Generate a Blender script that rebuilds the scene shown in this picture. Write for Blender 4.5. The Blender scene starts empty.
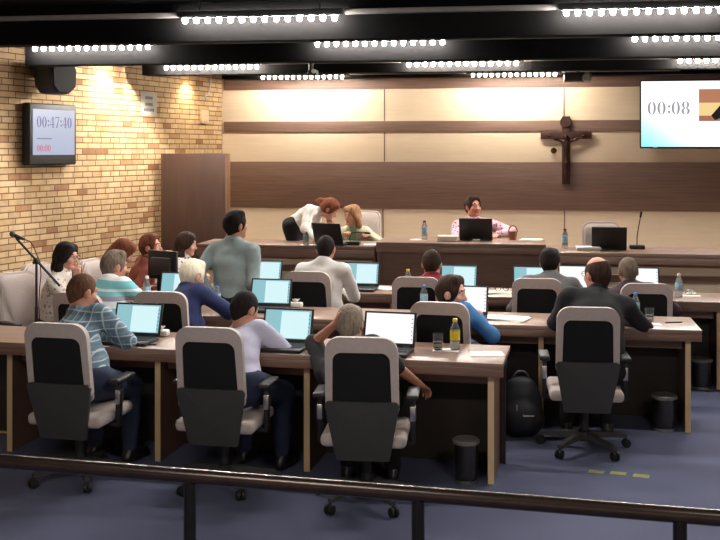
import bpy, bmesh, math, random
import numpy as np
from mathutils import Vector, Matrix, Euler

random.seed(7); np.random.seed(7)
PI = math.pi
scene = bpy.context.scene
COL = scene.collection

# ------------------------------------------------------------------ camera frame (room axes: X along the front wall, Y towards it)
YAW = math.radians(9.1); FPX = 1040.0; CAMZ = 2.05; HOR = 150.0
CY, SY = math.cos(YAW), math.sin(YAW)
def W(px, d):                       # plan position of what stands in image column px at forward distance d
    l = (px - 360.0) / FPX * d
    return (l * CY - d * SY, l * SY + d * CY)
def Z(py, d): return CAMZ - (py - HOR) / FPX * d
def D(py, z): return (CAMZ - z) * FPX / (py - HOR)
def G(px, py, z): return W(px, D(py, z))

# ------------------------------------------------------------------ materials
def lin(c):
    return tuple(((v / 255.0) / 12.92 if v / 255.0 <= 0.04045 else ((v / 255.0 + 0.055) / 1.055) ** 2.4) for v in c)
def new_mat(name):
    m = bpy.data.materials.new(name); m.use_nodes = True
    nt = m.node_tree
    return m, nt, nt.nodes['Principled BSDF']
def N(nt, typ, **kw):
    n = nt.nodes.new(typ)
    for k, v in kw.items():
        if k in n.inputs.keys() if isinstance(k, str) else False: n.inputs[k].default_value = v
        else: setattr(n, k, v)
    return n
def ramp(nt, stops):
    r = nt.nodes.new('ShaderNodeValToRGB'); e = r.color_ramp.elements
    while len(e) < len(stops): e.new(0.5)
    for i, (p, c) in enumerate(stops):
        e[i].position = p; e[i].color = (*c, 1)
    return r
def mat(name, rgb, rough=0.5, metal=0.0, var=0.08, scale=30.0, bump=0.0, stretch=(1, 1, 1), spec=0.5, sheen=0.0):
    m, nt, b = new_mat(name); L = nt.links
    c = lin(rgb)
    tc = N(nt, 'ShaderNodeTexCoord'); mp = N(nt, 'ShaderNodeMapping'); mp.inputs['Scale'].default_value = stretch
    nz = N(nt, 'ShaderNodeTexNoise'); nz.inputs['Scale'].default_value = scale; nz.inputs['Detail'].default_value = 4
    L.new(tc.outputs['Object'], mp.inputs['Vector']); L.new(mp.outputs['Vector'], nz.inputs['Vector'])
    r = ramp(nt, [(0.3, tuple(v * (1 - var) for v in c)), (0.7, tuple(min(1, v * (1 + var)) for v in c))])
    L.new(nz.outputs['Fac'], r.inputs['Fac']); L.new(r.outputs['Color'], b.inputs['Base Color'])
    b.inputs['Roughness'].default_value = rough; b.inputs['Metallic'].default_value = metal
    b.inputs['Specular IOR Level'].default_value = spec
    if sheen: b.inputs['Sheen Weight'].default_value = sheen
    if bump:
        bp = N(nt, 'ShaderNodeBump'); bp.inputs['Strength'].default_value = bump; bp.inputs['Distance'].default_value = 0.01
        L.new(nz.outputs['Fac'], bp.inputs['Height']); L.new(bp.outputs['Normal'], b.inputs['Normal'])
    return m
def wood(name, dark, light, stretch=(1.2, 14, 40), rough=0.4, scale=3.0):
    m, nt, b = new_mat(name); L = nt.links
    tc = N(nt, 'ShaderNodeTexCoord'); mp = N(nt, 'ShaderNodeMapping'); mp.inputs['Scale'].default_value = stretch
    nz = N(nt, 'ShaderNodeTexNoise'); nz.inputs['Scale'].default_value = scale; nz.inputs['Detail'].default_value = 6; nz.inputs['Distortion'].default_value = 0.6
    L.new(tc.outputs['Object'], mp.inputs['Vector']); L.new(mp.outputs['Vector'], nz.inputs['Vector'])
    r = ramp(nt, [(0.3, lin(dark)), (0.7, lin(light))])
    L.new(nz.outputs['Fac'], r.inputs['Fac']); L.new(r.outputs['Color'], b.inputs['Base Color'])
    b.inputs['Roughness'].default_value = rough
    bp = N(nt, 'ShaderNodeBump'); bp.inputs['Strength'].default_value = 0.05; bp.inputs['Distance'].default_value = 0.005
    L.new(nz.outputs['Fac'], bp.inputs['Height']); L.new(bp.outputs['Normal'], b.inputs['Normal'])
    return m
def emit(name, rgb, strength):
    m, nt, b = new_mat(name); c = lin(rgb)
    b.inputs['Base Color'].default_value = (0.02, 0.02, 0.02, 1)
    b.inputs['Emission Color'].default_value = (*c, 1); b.inputs['Emission Strength'].default_value = strength
    b.inputs['Roughness'].default_value = 0.3
    return m
def clear(name, rgb, rough=0.05, trans=0.95, ior=1.4):
    m, nt, b = new_mat(name)
    b.inputs['Base Color'].default_value = (*lin(rgb), 1); b.inputs['Roughness'].default_value = rough
    b.inputs['Transmission Weight'].default_value = trans; b.inputs['IOR'].default_value = ior
    return m
def brick_mat(name):
    m, nt, b = new_mat(name); L = nt.links
    tc = N(nt, 'ShaderNodeTexCoord'); sp = N(nt, 'ShaderNodeSeparateXYZ'); cb = N(nt, 'ShaderNodeCombineXYZ')
    L.new(tc.outputs['Object'], sp.inputs[0]); L.new(sp.outputs['X'], cb.inputs['X']); L.new(sp.outputs['Z'], cb.inputs['Y'])
    br = N(nt, 'ShaderNodeTexBrick'); br.offset = 0.43; br.squash = 0.72; br.squash_frequency = 3; br.offset_frequency = 2
    for k, v in (('Scale', 1.0), ('Mortar Size', 0.0065), ('Mortar Smooth', 0.25), ('Bias', 0.0), ('Brick Width', 0.235), ('Row Height', 0.0645)):
        br.inputs[k].default_value = v
    br.inputs['Color1'].default_value = (0, 0, 0, 1); br.inputs['Color2'].default_value = (1, 1, 1, 1); br.inputs['Mortar'].default_value = (0.5, 0.5, 0.5, 1)
    L.new(cb.outputs[0], br.inputs['Vector'])
    r = ramp(nt, [(0.0, lin((140, 98, 66))), (0.06, lin((168, 126, 86))), (0.13, lin((186, 156, 116))), (0.6, lin((196, 166, 124))), (1.0, lin((205, 177, 137)))])
    L.new(br.outputs['Color'], r.inputs['Fac'])
    nz = N(nt, 'ShaderNodeTexNoise'); nz.inputs['Scale'].default_value = 9; nz.inputs['Detail'].default_value = 6
    L.new(tc.outputs['Object'], nz.inputs['Vector'])
    nr = ramp(nt, [(0.25, (0.72, 0.66, 0.58)), (0.55, (1, 1, 1))]); L.new(nz.outputs['Fac'], nr.inputs['Fac'])
    mx = N(nt, 'ShaderNodeMixRGB', blend_type='MULTIPLY'); mx.inputs['Fac'].default_value = 0.8
    L.new(r.outputs['Color'], mx.inputs['Color1']); L.new(nr.outputs['Color'], mx.inputs['Color2'])
    mm = N(nt, 'ShaderNodeMixRGB'); L.new(br.outputs['Fac'], mm.inputs['Fac']); L.new(mx.outputs['Color'], mm.inputs['Color1'])
    mm.inputs['Color2'].default_value = (*lin((112, 76, 48)), 1)
    L.new(mm.outputs['Color'], b.inputs['Base Color']); b.inputs['Roughness'].default_value = 0.85
    iv = N(nt, 'ShaderNodeMath', operation='SUBTRACT'); iv.inputs[0].default_value = 1.0; L.new(br.outputs['Fac'], iv.inputs[1])
    ad = N(nt, 'ShaderNodeMath', operation='ADD'); L.new(iv.outputs[0], ad.inputs[0])
    sc = N(nt, 'ShaderNodeMath', operation='MULTIPLY'); sc.inputs[1].default_value = 0.5; L.new(nz.outputs['Fac'], sc.inputs[0]); L.new(sc.outputs[0], ad.inputs[1])
    bp = N(nt, 'ShaderNodeBump'); bp.inputs['Strength'].default_value = 0.7; bp.inputs['Distance'].default_value = 0.012
    L.new(ad.outputs[0], bp.inputs['Height']); L.new(bp.outputs['Normal'], b.inputs['Normal'])
    return m
def bands(name, axis, stops, period, offset=0.0, rough=0.8):
    """cloth woven in horizontal bands: colour picked by height"""
    m, nt, b = new_mat(name); L = nt.links
    tc = N(nt, 'ShaderNodeTexCoord'); sp = N(nt, 'ShaderNodeSeparateXYZ'); L.new(tc.outputs['Object'], sp.inputs[0])
    a = N(nt, 'ShaderNodeMath', operation='MULTIPLY_ADD'); a.inputs[1].default_value = 1 / period; a.inputs[2].default_value = offset
    L.new(sp.outputs[axis], a.inputs[0])
    f = N(nt, 'ShaderNodeMath', operation='FRACT'); L.new(a.outputs[0], f.inputs[0])
    r = ramp(nt, [(p, lin(c)) for p, c in stops]); r.color_ramp.interpolation = 'CONSTANT'
    L.new(f.outputs[0], r.inputs['Fac']); L.new(r.outputs['Color'], b.inputs['Base Color']); b.inputs['Roughness'].default_value = rough
    return m
def plaid(name, base, dark, light, per=0.085):
    m, nt, b = new_mat(name); L = nt.links
    tc = N(nt, 'ShaderNodeTexCoord'); sp = N(nt, 'ShaderNodeSeparateXYZ'); L.new(tc.outputs['Object'], sp.inputs[0])
    prev = None
    def stripe(axis, off, width, soft=0.02):
        a = N(nt, 'ShaderNodeMath', operation='MULTIPLY_ADD'); a.inputs[1].default_value = 1 / per; a.inputs[2].default_value = off
        L.new(sp.outputs[axis], a.inputs[0])
        f = N(nt, 'ShaderNodeMath', operation='FRACT'); L.new(a.outputs[0], f.inputs[0])
        r = ramp(nt, [(0, (1, 1, 1)), (width, (0, 0, 0))]); r.color_ramp.interpolation = 'CONSTANT'; L.new(f.outputs[0], r.inputs['Fac'])
        return r.outputs['Color']
    col = None
    base_n = N(nt, 'ShaderNodeRGB'); base_n.outputs[0].default_value = (*lin(base), 1); col = base_n.outputs[0]
    for axis, off, w, c, fac in (('X', .5, .45, dark, .6), ('Z', .45, .45, dark, .6), ('X', .1, .13, light, .75), ('Z', .05, .13, light, .75)):
        s = stripe(axis, off, w)
        mu = N(nt, 'ShaderNodeMath', operation='MULTIPLY'); mu.inputs[1].default_value = fac; L.new(s, mu.inputs[0])
        mx = N(nt, 'ShaderNodeMixRGB'); L.new(mu.outputs[0], mx.inputs['Fac']); L.new(col, mx.inputs['Color1']); mx.inputs['Color2'].default_value = (*lin(c), 1)
        col = mx.outputs['Color']
    L.new(col, b.inputs['Base Color']); b.inputs['Roughness'].default_value = 0.85
    return m
def spots(name, base, spot, scale=22, thr=0.35, rough=0.8):
    m, nt, b = new_mat(name); L = nt.links
    tc = N(nt, 'ShaderNodeTexCoord'); v = N(nt, 'ShaderNodeTexVoronoi'); v.inputs['Scale'].default_value = scale
    L.new(tc.outputs['Object'], v.inputs['Vector'])
    r = ramp(nt, [(0, lin(spot)), (thr, lin(base))]); r.color_ramp.interpolation = 'CONSTANT'
    L.new(v.outputs['Distance'], r.inputs['Fac']); L.new(r.outputs['Color'], b.inputs['Base Color']); b.inputs['Roughness'].default_value = rough
    return m

# ------------------------------------------------------------------ mesh collector
class MB:
    def __init__(s): s.v, s.f, s.mi, s.sm = [], [], [], []
    def add(s, vs, fs, mi=0, smooth=False):
        o = len(s.v); s.v += [tuple(v) for v in vs]
        for f in fs: s.f.append([i + o for i in f]); s.mi.append(mi); s.sm.append(smooth)
        return s
    def box(s, c, d, M=None, bev=0.0, mi=0, seg=2, taper=None):
        bm = bmesh.new(); bmesh.ops.create_cube(bm, size=1)
        for v in bm.verts:
            k = 1.0
            if taper and v.co.z > 0: k = taper
            v.co = Vector((v.co.x * d[0] * k, v.co.y * d[1] * k, v.co.z * d[2]))
        if bev > 0: bmesh.ops.bevel(bm, geom=bm.edges[:], offset=min(bev, min(d) * .49), segments=seg, profile=0.5, affect='EDGES')
        R = M if M is not None else Matrix()
        bm.verts.index_update()
        vs = [R @ (v.co + Vector(c)) for v in bm.verts]; fs = [[v.index for v in f.verts] for f in bm.faces]
        bm.free(); return s.add(vs, fs, mi, bev > 0)
    def rings(s, rs, mi=0, smooth=True, cap0=True, cap1=True, closed=False):
        n = len(rs[0]); vs = [v for r in rs for v in r]; fs = []
        m = len(rs); last = m if closed else m - 1
        for i in range(last):
            j = (i + 1) % m
            for k in range(n):
                fs.append([i * n + k, i * n + (k + 1) % n, j * n + (k + 1) % n, j * n + k])
        if cap0 and not closed: fs.append(list(range(n))[::-1])
        if cap1 and not closed: fs.append([(m - 1) * n + k for k in range(n)])
        return s.add(vs, fs, mi, smooth)
    def lathe(s, prof, c=(0, 0, 0), n=20, mi=0, M=None):
        R = M if M is not None else Matrix()
        rs = [[R @ Vector((c[0] + r * math.cos(2 * PI * k / n), c[1] + r * math.sin(2 * PI * k / n), c[2] + z)) for k in range(n)] for r, z in prof]
        return s.rings(rs, mi)
    def tube(s, pts, r, n=10, mi=0, cap=True):
        pts = [Vector(p) for p in pts]; rr = r if isinstance(r, (list, tuple)) else [r] * len(pts)
        rs = []; up = None
        for i, p in enumerate(pts):
            a = pts[max(i - 1, 0)]; b = pts[min(i + 1, len(pts) - 1)]; t = (b - a).normalized()
            if up is None:
                up = Vector((0, 0, 1)) if abs(t.z) < .9 else Vector((1, 0, 0))
            x = t.cross(up).normalized(); y = x.cross(t).normalized(); up = y
            rs.append([p + (x * math.cos(2 * PI * k / n) + y * math.sin(2 * PI * k / n)) * rr[i] for k in range(n)])
        return s.rings(rs, mi, True, cap, cap)
    def ball(s, c, r, n=12, mi=0, M=None):
        r = r if isinstance(r, (tuple, list)) else (r, r, r); R = M if M is not None else Matrix()
        rs = []
        for i in range(1, n):
            a = PI * i / n
            rs.append([R @ Vector((c[0] + r[0] * math.sin(a) * math.cos(2 * PI * k / (2 * n)), c[1] + r[1] * math.sin(a) * math.sin(2 * PI * k / (2 * n)), c[2] - r[2] * math.cos(a))) for k in range(2 * n)])
        return s.rings(rs, mi)
    def prism(s, poly, z0, z1, M=None, mi=0):
        R = M if M is not None else Matrix(); n = len(poly)
        vs = [R @ Vector((x, y, z0)) for x, y in poly] + [R @ Vector((x, y, z1)) for x, y in poly]
        fs = [list(range(n))[::-1], list(range(n, 2 * n))] + [[k, (k + 1) % n, n + (k + 1) % n, n + k] for k in range(n)]
        return s.add(vs, fs, mi)
    def mesh(s, name, mats):
        me = bpy.data.meshes.new(name); me.from_pydata(s.v, [], s.f)
        for m in mats: me.materials.append(m)
        me.polygons.foreach_set('material_index', s.mi); me.polygons.foreach_set('use_smooth', s.sm)
        bm = bmesh.new(); bm.from_mesh(me); bmesh.ops.recalc_face_normals(bm, faces=bm.faces); bm.to_mesh(me); bm.free()
        me.update(); return me
def obj(name, mb, mats, parent=None, loc=(0, 0, 0), rz=0.0, sharp=40):
    if not isinstance(mats, (list, tuple)): mats = [mats]
    me = mb.mesh(name, mats) if isinstance(mb, MB) else mb
    if sharp and any(p.use_smooth for p in me.polygons):
        try: me.set_sharp_from_angle(angle=math.radians(sharp))
        except Exception: pass
    o = bpy.data.objects.new(name, me); COL.objects.link(o)
    o.location = loc; o.rotation_euler = (0, 0, rz)
    if parent: o.parent = parent
    return o
def tag(o, label, cat, group=None, kind=None):
    o['label'] = label; o['category'] = cat
    if group: o['group'] = group
    if kind: o['kind'] = kind
    return o
def thing(name, label, cat, loc=(0, 0, 0), rz=0.0, group=None):
    o = bpy.data.objects.new(name, None); COL.objects.link(o); o.empty_display_size = 0.1
    o.location = loc; o.rotation_euler = (0, 0, rz)
    return tag(o, label, cat, group)
def struct(name, mb, mats, loc=(0, 0, 0), rz=0.0):
    o = obj(name, mb, mats, None, loc, rz); o['kind'] = 'structure'; return o
def copy_tree(root, loc, rz, label, group=None):
    r = root.copy(); COL.objects.link(r); r.location = loc; r.rotation_euler = (0, 0, rz); r['label'] = label
    if group: r['group'] = group
    for ch in list(root.children):
        c = ch.copy(); COL.objects.link(c); c.parent = r
        for g in list(ch.children):
            d = g.copy(); COL.objects.link(d); d.parent = c
    return r
def RZ(a): return Matrix.Rotation(a, 4, 'Z')

# ------------------------------------------------------------------ flat numerals (thick verticals, thin horizontals)
def numeral(mb, ch, x, y, h, M, mi=0):
    w = h * 0.66
    def ring(cx, cy, rx, ry, ix, iy, n=24):
        o = [M @ Vector((cx + rx * math.cos(2 * PI * k / n), cy + ry * math.sin(2 * PI * k / n), 0)) for k in range(n)]
        i = [M @ Vector((cx + ix * math.cos(2 * PI * k / n), cy + iy * math.sin(2 * PI * k / n), 0)) for k in range(n)]
        mb.add(o + i, [[k, (k + 1) % n, n + (k + 1) % n, n + k] for k in range(n)], mi)
    def poly(pts): mb.add([M @ Vector((x + a * w, y + b * h, 0)) for a, b in pts], [list(range(len(pts)))], mi)
    if ch == '0': ring(x + w / 2, y + h / 2, w * .46, h * .5, w * .2, h * .46); return w * 1.08
    if ch == '8':
        ring(x + w / 2, y + h * .26, w * .46, h * .26, w * .2, h * .22); ring(x + w / 2, y + h * .74, w * .40, h * .26, w * .16, h * .22); return w * 1.08
    if ch == '4':
        poly([(.58, 0), (.8, 0), (.8, 1), (.58, 1)]); poly([(.0, .26), (.98, .26), (.98, .32), (.0, .32)]); poly([(.0, .3), (.07, .3), (.66, 1), (.58, 1)])
        poly([(.45, 0), (.95, 0), (.95, .04), (.45, .04)]); return w * 1.08
    if ch == '7':
        poly([(.06, .92), (.95, .92), (.95, 1), (.06, 1)]); poly([(.25, 0), (.5, 0), (.95, .94), (.86, .94)]); poly([(.06, .75), (.12, .75), (.12, 1), (.06, 1)]); return w * 1.08
    if ch == ':':
        for yy in (.2, .62): ring(x + w * .25, y + h * yy, w * .15, w * .15, 0.0001, 0.0001, 12)
        return w * .5
def numerals(mb, txt, x, y, h, M, mi=0):
    for ch in txt: x += numeral(mb, ch, x, y, h, M, mi)
# ------------------------------------------------------------------ smooth-union solids -> surface-net mesh
def v3(*a): return np.array(a if len(a) > 1 else a[0], dtype=np.float64)
def unit(v): return v / (np.linalg.norm(v) + 1e-12)
class Solid:
    def __init__(s): s.p = []
    def cone(s, a, b, ra, rb, k=0.03): s.p.append(('c', v3(a), v3(b), ra, rb, k)); return s
    def ell(s, c, r, R=None, k=0.03): s.p.append(('e', v3(c), v3(r), np.eye(3) if R is None else np.array(R), 0, k)); return s
    def cut_ell(s, c, r, R=None, k=0.01): s.p.append(('E', v3(c), v3(r), np.eye(3) if R is None else np.array(R), 0, k)); return s
    def cut_plane(s, c, n, k=0.004): s.p.append(('P', v3(c), -unit(v3(n)), 0, 0, k)); return s
    def bounds(s):
        lo, hi = [], []
        for t, a, b, ra, rb, k in s.p:
            if t == 'c':
                r = max(ra, rb); lo.append(np.minimum(a, b) - r); hi.append(np.maximum(a, b) + r)
            elif t == 'e':
                e = np.sqrt(((ra * b[None, :]) ** 2).sum(1)); lo.append(a - e); hi.append(a + e)
        return np.min(lo, 0), np.max(hi, 0)
    def mesh(s, name, vox=0.0075, warp=None):
        lo, hi = s.bounds(); lo -= 3 * vox + 0.012; hi += 3 * vox + 0.012
        n = np.ceil((hi - lo) / vox).astype(int) + 1
        F = np.full(n, 1.0, np.float32)
        ax = [lo[i] + vox * np.arange(n[i]) for i in range(3)]
        for t, a, b, ra, rb, k in s.p:
            if t == 'c': r = max(ra, rb); l = np.minimum(a, b) - r; h = np.maximum(a, b) + r
            elif t in 'eE': e = np.sqrt(((ra * b[None, :]) ** 2).sum(1)); l = a - e; h = a + e
            else: l, h = lo, hi
            m = k + 3 * vox + 0.012
            i0 = np.clip(np.floor((l - m - lo) / vox).astype(int), 0, n - 1); i1 = np.clip(np.ceil((h + m - lo) / vox).astype(int) + 1, 1, n)
            sl = tuple(slice(i0[i], i1[i]) for i in range(3))
            X = ax[0][sl[0]][:, None, None]; Y = ax[1][sl[1]][None, :, None]; Zz = ax[2][sl[2]][None, None, :]
            if t == 'c':
                ab = b - a; L2 = (ab ** 2).sum() + 1e-12
                q = np.clip(((X - a[0]) * ab[0] + (Y - a[1]) * ab[1] + (Zz - a[2]) * ab[2]) / L2, 0, 1)
                d = np.sqrt((X - a[0] - q * ab[0]) ** 2 + (Y - a[1] - q * ab[1]) ** 2 + (Zz - a[2] - q * ab[2]) ** 2) - (ra + (rb - ra) * q)
            elif t in 'eE':
                px, py, pz = X - a[0], Y - a[1], Zz - a[2]
                u = [px * ra[0, i] + py * ra[1, i] + pz * ra[2, i] for i in range(3)]
                k0 = np.sqrt(sum((u[i] / b[i]) ** 2 for i in range(3))); k1 = np.sqrt(sum((u[i] / b[i] ** 2) ** 2 for i in range(3))) + 1e-9
                d = k0 * (k0 - 1) / k1
            else:
                d = (X - a[0]) * b[0] + (Y - a[1]) * b[1] + (Zz - a[2]) * b[2]
            S = F[sl]; d = d.astype(np.float32)
            if t in 'EP':
                d = -d; hh = np.clip(k - np.abs(S - d), 0, None) / k; S[:] = np.maximum(S, d) + hh * hh * k * .25
            else:
                hh = np.clip(k - np.abs(S - d), 0, None) / k; S[:] = np.minimum(S, d) - hh * hh * k * .25
        if warp is not None:
            nb = np.abs(F) < 0.05; ii = np.nonzero(nb)
            F[ii] += warp(ax[0][ii[0]], ax[1][ii[1]], ax[2][ii[2]]).astype(np.float32)
        return surface_net(name, F, lo, vox)
def surface_net(name, F, lo, vox):
    I = F < 0; n = F.shape
    c = I[:-1, :-1, :-1].astype(np.int8)
    cnt = np.zeros(c.shape, np.int8)
    for i in (0, 1):
        for j in (0, 1):
            for k in (0, 1): cnt += I[i:n[0] - 1 + i, j:n[1] - 1 + j, k:n[2] - 1 + k]
    act = (cnt > 0) & (cnt < 8)
    ci = np.stack(np.nonzero(act), 1); idx = np.full(c.shape, -1, np.int32); idx[act] = np.arange(len(ci))
    acc = np.zeros((len(ci), 3)); num = np.zeros(len(ci))
    offs = [(i, j, k) for i in (0, 1) for j in (0, 1) for k in (0, 1)]
    for a in range(8):
        for b in range(a + 1, 8):
            d = np.abs(np.array(offs[a]) - offs[b])
            if d.sum() != 1: continue
            A = ci + offs[a]; B = ci + offs[b]
            fa = F[A[:, 0], A[:, 1], A[:, 2]]; fb = F[B[:, 0], B[:, 1], B[:, 2]]
            m = (fa < 0) != (fb < 0); t = fa[m] / (fa[m] - fb[m])
            acc[m] += np.array(offs[a]) + t[:, None] * (np.array(offs[b]) - np.array(offs[a])); num[m] += 1
    V = lo + vox * (ci + acc / num[:, None])
    Q = []
    for axis in range(3):
        s0 = [slice(1, -1)] * 3; s0[axis] = slice(0, -1); s1 = list(s0); s1[axis] = slice(1, None)
        A = I[tuple(s0)]; B = I[tuple(s1)]
        for sign in (0, 1):
            m = (A & ~B) if sign == 0 else (~A & B)
            e = np.stack(np.nonzero(m), 1)
            if not len(e): continue
            e = e + 1; e[:, axis] -= 1
            u, w = [(1, 2), (2, 0), (0, 1)][axis]
            q = []
            for du, dw in ((1, 1), (0, 1), (0, 0), (1, 0)):
                p = e.copy(); p[:, u] -= du; p[:, w] -= dw; q.append(idx[p[:, 0], p[:, 1], p[:, 2]])
            q = np.stack(q, 1)
            if sign: q = q[:, ::-1]
            Q.append(q)
    Q = np.concatenate(Q)
    me = bpy.data.meshes.new(name)
    me.vertices.add(len(V)); me.vertices.foreach_set('co', V.astype(np.float32).ravel())
    me.loops.add(Q.size); me.loops.foreach_set('vertex_index', Q.astype(np.int32).ravel())
    me.polygons.add(len(Q)); me.polygons.foreach_set('loop_start', (np.arange(len(Q)) * 4).astype(np.int32))
    try: me.polygons.foreach_set('loop_total', np.full(len(Q), 4, np.int32))
    except Exception: pass
    me.polygons.foreach_set('use_smooth', np.ones(len(Q), bool))
    me.update(calc_edges=True); me.validate()
    return me
def paint(me, tests):
    """material slot per face from its centre: tests = [(slot, function of centres -> mask)]"""
    c = np.zeros(len(me.polygons) * 3, np.float32); me.polygons.foreach_get('center', c); c = c.reshape(-1, 3)
    mi = np.zeros(len(c), np.int32)
    for slot, f in tests: mi[f(c)] = slot
    me.polygons.foreach_set('material_index', mi)

def fold(amp, seed):
    a, b, c = 3.1 * seed, 1.7 * seed, 2.3 * seed
    def f(x, y, z):
        return amp * (np.sin(23 * z + 9 * x + a + 2 * np.sin(11 * y + b)) * .5 + np.sin(31 * x - 17 * z + c + 2.5 * np.sin(13 * z + a)) * .35 + np.sin(47 * z + 29 * y + b) * .25)
    return f

# ------------------------------------------------------------------ people
def rot_cols(x, y, z): return np.stack([x, y, z], 1)
def euler3(yaw, pitch, roll):
    return np.array(Euler((0, 0, yaw)).to_matrix() @ Euler((pitch, 0, 0)).to_matrix() @ Euler((0, roll, 0)).to_matrix())
def ik(S, T, l1, l2, hint):
    d = T - S; L = np.linalg.norm(d)
    if L > (l1 + l2) * .995: T = S + d / L * (l1 + l2) * .995; d = T - S; L = np.linalg.norm(d)
    if L < .08: L = .08
    a = (l1 * l1 - l2 * l2 + L * L) / (2 * L); h = math.sqrt(max(l1 * l1 - a * a, 0)); u = unit(d)
    hv = unit(hint - u * (hint @ u)); return S + u * a + hv * h, T

PEOPLE = []
def person(label, base, rz, head, hip, skin, hair, shirt, trousers, shoes, hairstyle='short', hz=0.55, stand=False, look=(0, 0, 0),
           R=None, L=None, Rh=(.6, -.5, -.5), Lh=(-.6, -.5, -.5), sleeve='long', girth=1.0, sh=0.185, twist=0.0, bow=0.03, glasses=None,
           lapel=None, seed=1, curl=.45, stretch=None, group=None, knees=None, necklen=0.0, vox=0.0075, hm=1.0, collar=True, hand_dir=None, undershirt=None, hairext=None, nk=(.135, .07)):
    """head = world point of the head's centre, hip = world point between the hip joints; R, L = world points for the wrists"""
    base = v3(base); c, s_ = math.cos(rz), math.sin(rz)
    def loc(p):
        p = v3(p) - base; return v3(p[0] * c + p[1] * s_, -p[0] * s_ + p[1] * c, p[2])
    H = loc(head); P = loc(hip)
    span = np.linalg.norm(H - P); s = stretch or (.97 if sh > .17 else .92)
    u = unit(H - P)
    f0_ = unit(v3(-math.sin(twist), math.cos(twist), 0)); Nk0 = H - v3(0, 0, nk[0] * s) - f0_ * nk[1] * s
    ts = np.linalg.norm(Nk0 - P); s_n = ts / .53; PEOPLE.append((label[:40], round(s_n, 2)))
    u = unit(Nk0 - P)
    f0 = unit(v3(-math.sin(twist), math.cos(twist), 0)); r = unit(np.cross(f0, u)); f = np.cross(u, r)
    C = P + u * .27 * s_n - f * bow; Nk = Nk0
    uh = unit(C - P); un = unit(Nk - C)
    rr = unit(np.cross(f0, un)); fc = np.cross(un, rr); Rc = rot_cols(rr, fc, un)
    rp = unit(np.cross(v3(0, 1, 0), uh)); Rp = rot_cols(rp, np.cross(uh, rp), uh)
    SR = Nk - un * .055 * s + rr * sh * s; SL = Nk - un * .055 * s - rr * sh * s
    l1, l2 = .285 * s, .255 * s
    rest = lambda sg: P + f * .30 + u * .14 + r * sg * .16
    TR = loc(R) if R is not None else rest(1); TL = loc(L) if L is not None else rest(-1)
    ER, TR = ik(SR, TR, l1, l2, v3(*Rh)); EL, TL = ik(SL, TL, l1, l2, v3(*Lh))
    g = girth
    if stand:
        kn = [P + v3(.10 * sg, .10, -(P[2] * .46)) for sg in (1, -1)]; an = [v3(P[0] + .11 * sg, P[1] + .02, .085) for sg in (1, -1)]
        if stand == 'lean': kn = [v3(P[0] + .10 * sg, P[1] + .04, P[2] * .52) for sg in (1, -1)]
    else:
        kn = [v3(P[0] + .13 * sg, P[1] + .37, .49) for sg in (1, -1)]; an = [v3(P[0] + .14 * sg, P[1] + .33, .085) for sg in (1, -1)]
    if knees: kn = [v3(P[0] + sg * .1 + knees[0], P[1] + knees[1], P[2]) for sg in (1, -1)]; an = [v3(k_[0], k_[1] - .02, .085) for k_ in kn]
    hj = [P + rp * .095 * sg for sg in (1, -1)]
    Rh_ = euler3(*[math.radians(a) for a in look]); hd = lambda x, y, z: H + Rh_ @ (v3(x, y, z) * s * hm)
    S_ = s * hm
    def torso(B, o, waist=True, k=.05):
        B.ell(P, ((.165 * g + o), (.118 * g + o), .115 + o * .5), Rp, k)
        B.ell(P + uh * .15 * s_n + Rp[:, 1] * .01 * g, ((.148 * g + o), (.108 * g * (1 + (g - 1) * .6) + o), .15 * s_n + o), Rp, k)
        B.ell(C + un * .06 * s_n, (.165 * s * (.6 + .4 * g) + o, .112 * s * (.6 + .4 * g) + o, .185 * s_n + o), Rc, k)
        B.cone(Nk - un * .06 * s - rr * sh * .82 * s, Nk - un * .06 * s + rr * sh * .82 * s, .062 * s + o, .062 * s + o, k)
        B.cone(Nk - un * .045 * s - rr * .11 * s, Nk + un * .01 * s, .05 * s + o, .058 * s + o, .04); B.cone(Nk - un * .045 * s + rr * .11 * s, Nk + un * .01 * s, .05 * s + o, .058 * s + o, .04)
    def arm(B, S, E, T, o, part=1.0, k=.03):
        gg = .75 + .25 * g
        B.cone(S, S + (E - S) * min(part, 1), (.056 * s) * gg + o, (.045 * s) * gg + o, k)
        if part > 1: B.cone(E, E + (T - E) * (part - 1), (.043 * s) * gg + o, (.030 * s) + o, k)
    # ---- body (skin)
    B = Solid(); torso(B, -.012)
    for S, E, T in ((SR, ER, TR), (SL, EL, TL)): arm(B, S, E, T, -.006, 2.0)
    for i in (0, 1):
        B.cone(hj[i], kn[i], .078 * g, .055, .04); B.cone(kn[i], an[i], .050, .030, .03); B.cone(an[i], an[i] + v3(0, .12, -.05), .028, .020, .01)
    B.cone(Nk - un * .03, H + Rh_ @ v3(0, -.02, -.05) * S_, .056 * s * (.8 + .2 * g), .052 * s * (.8 + .2 * g), .03)
    B.ell(hd(0, -.012, .022), v3(.076, .094, .096) * S_, Rh_, .02)
    jw = 1.0 + (g - 1) * .5
    B.ell(hd(0, .022, -.045), v3(.060 * jw, .070, .074) * S_, Rh_, .025)
    B.cone(hd(-.018, .066, -.098), hd(.018, .066, -.098), .020 * S_, .020 * S_, .02)
    B.cone(hd(0, .086, .008), hd(0, .106, -.032), .008 * S_, .0135 * S_, .012); B.cone(hd(-.012, .093, -.036), hd(.012, .093, -.036), .008 * S_, .008 * S_, .008)
    B.cone(hd(-.036, .074, .026), hd(.036, .074, .026), .013 * S_, .013 * S_, .015)
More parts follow.
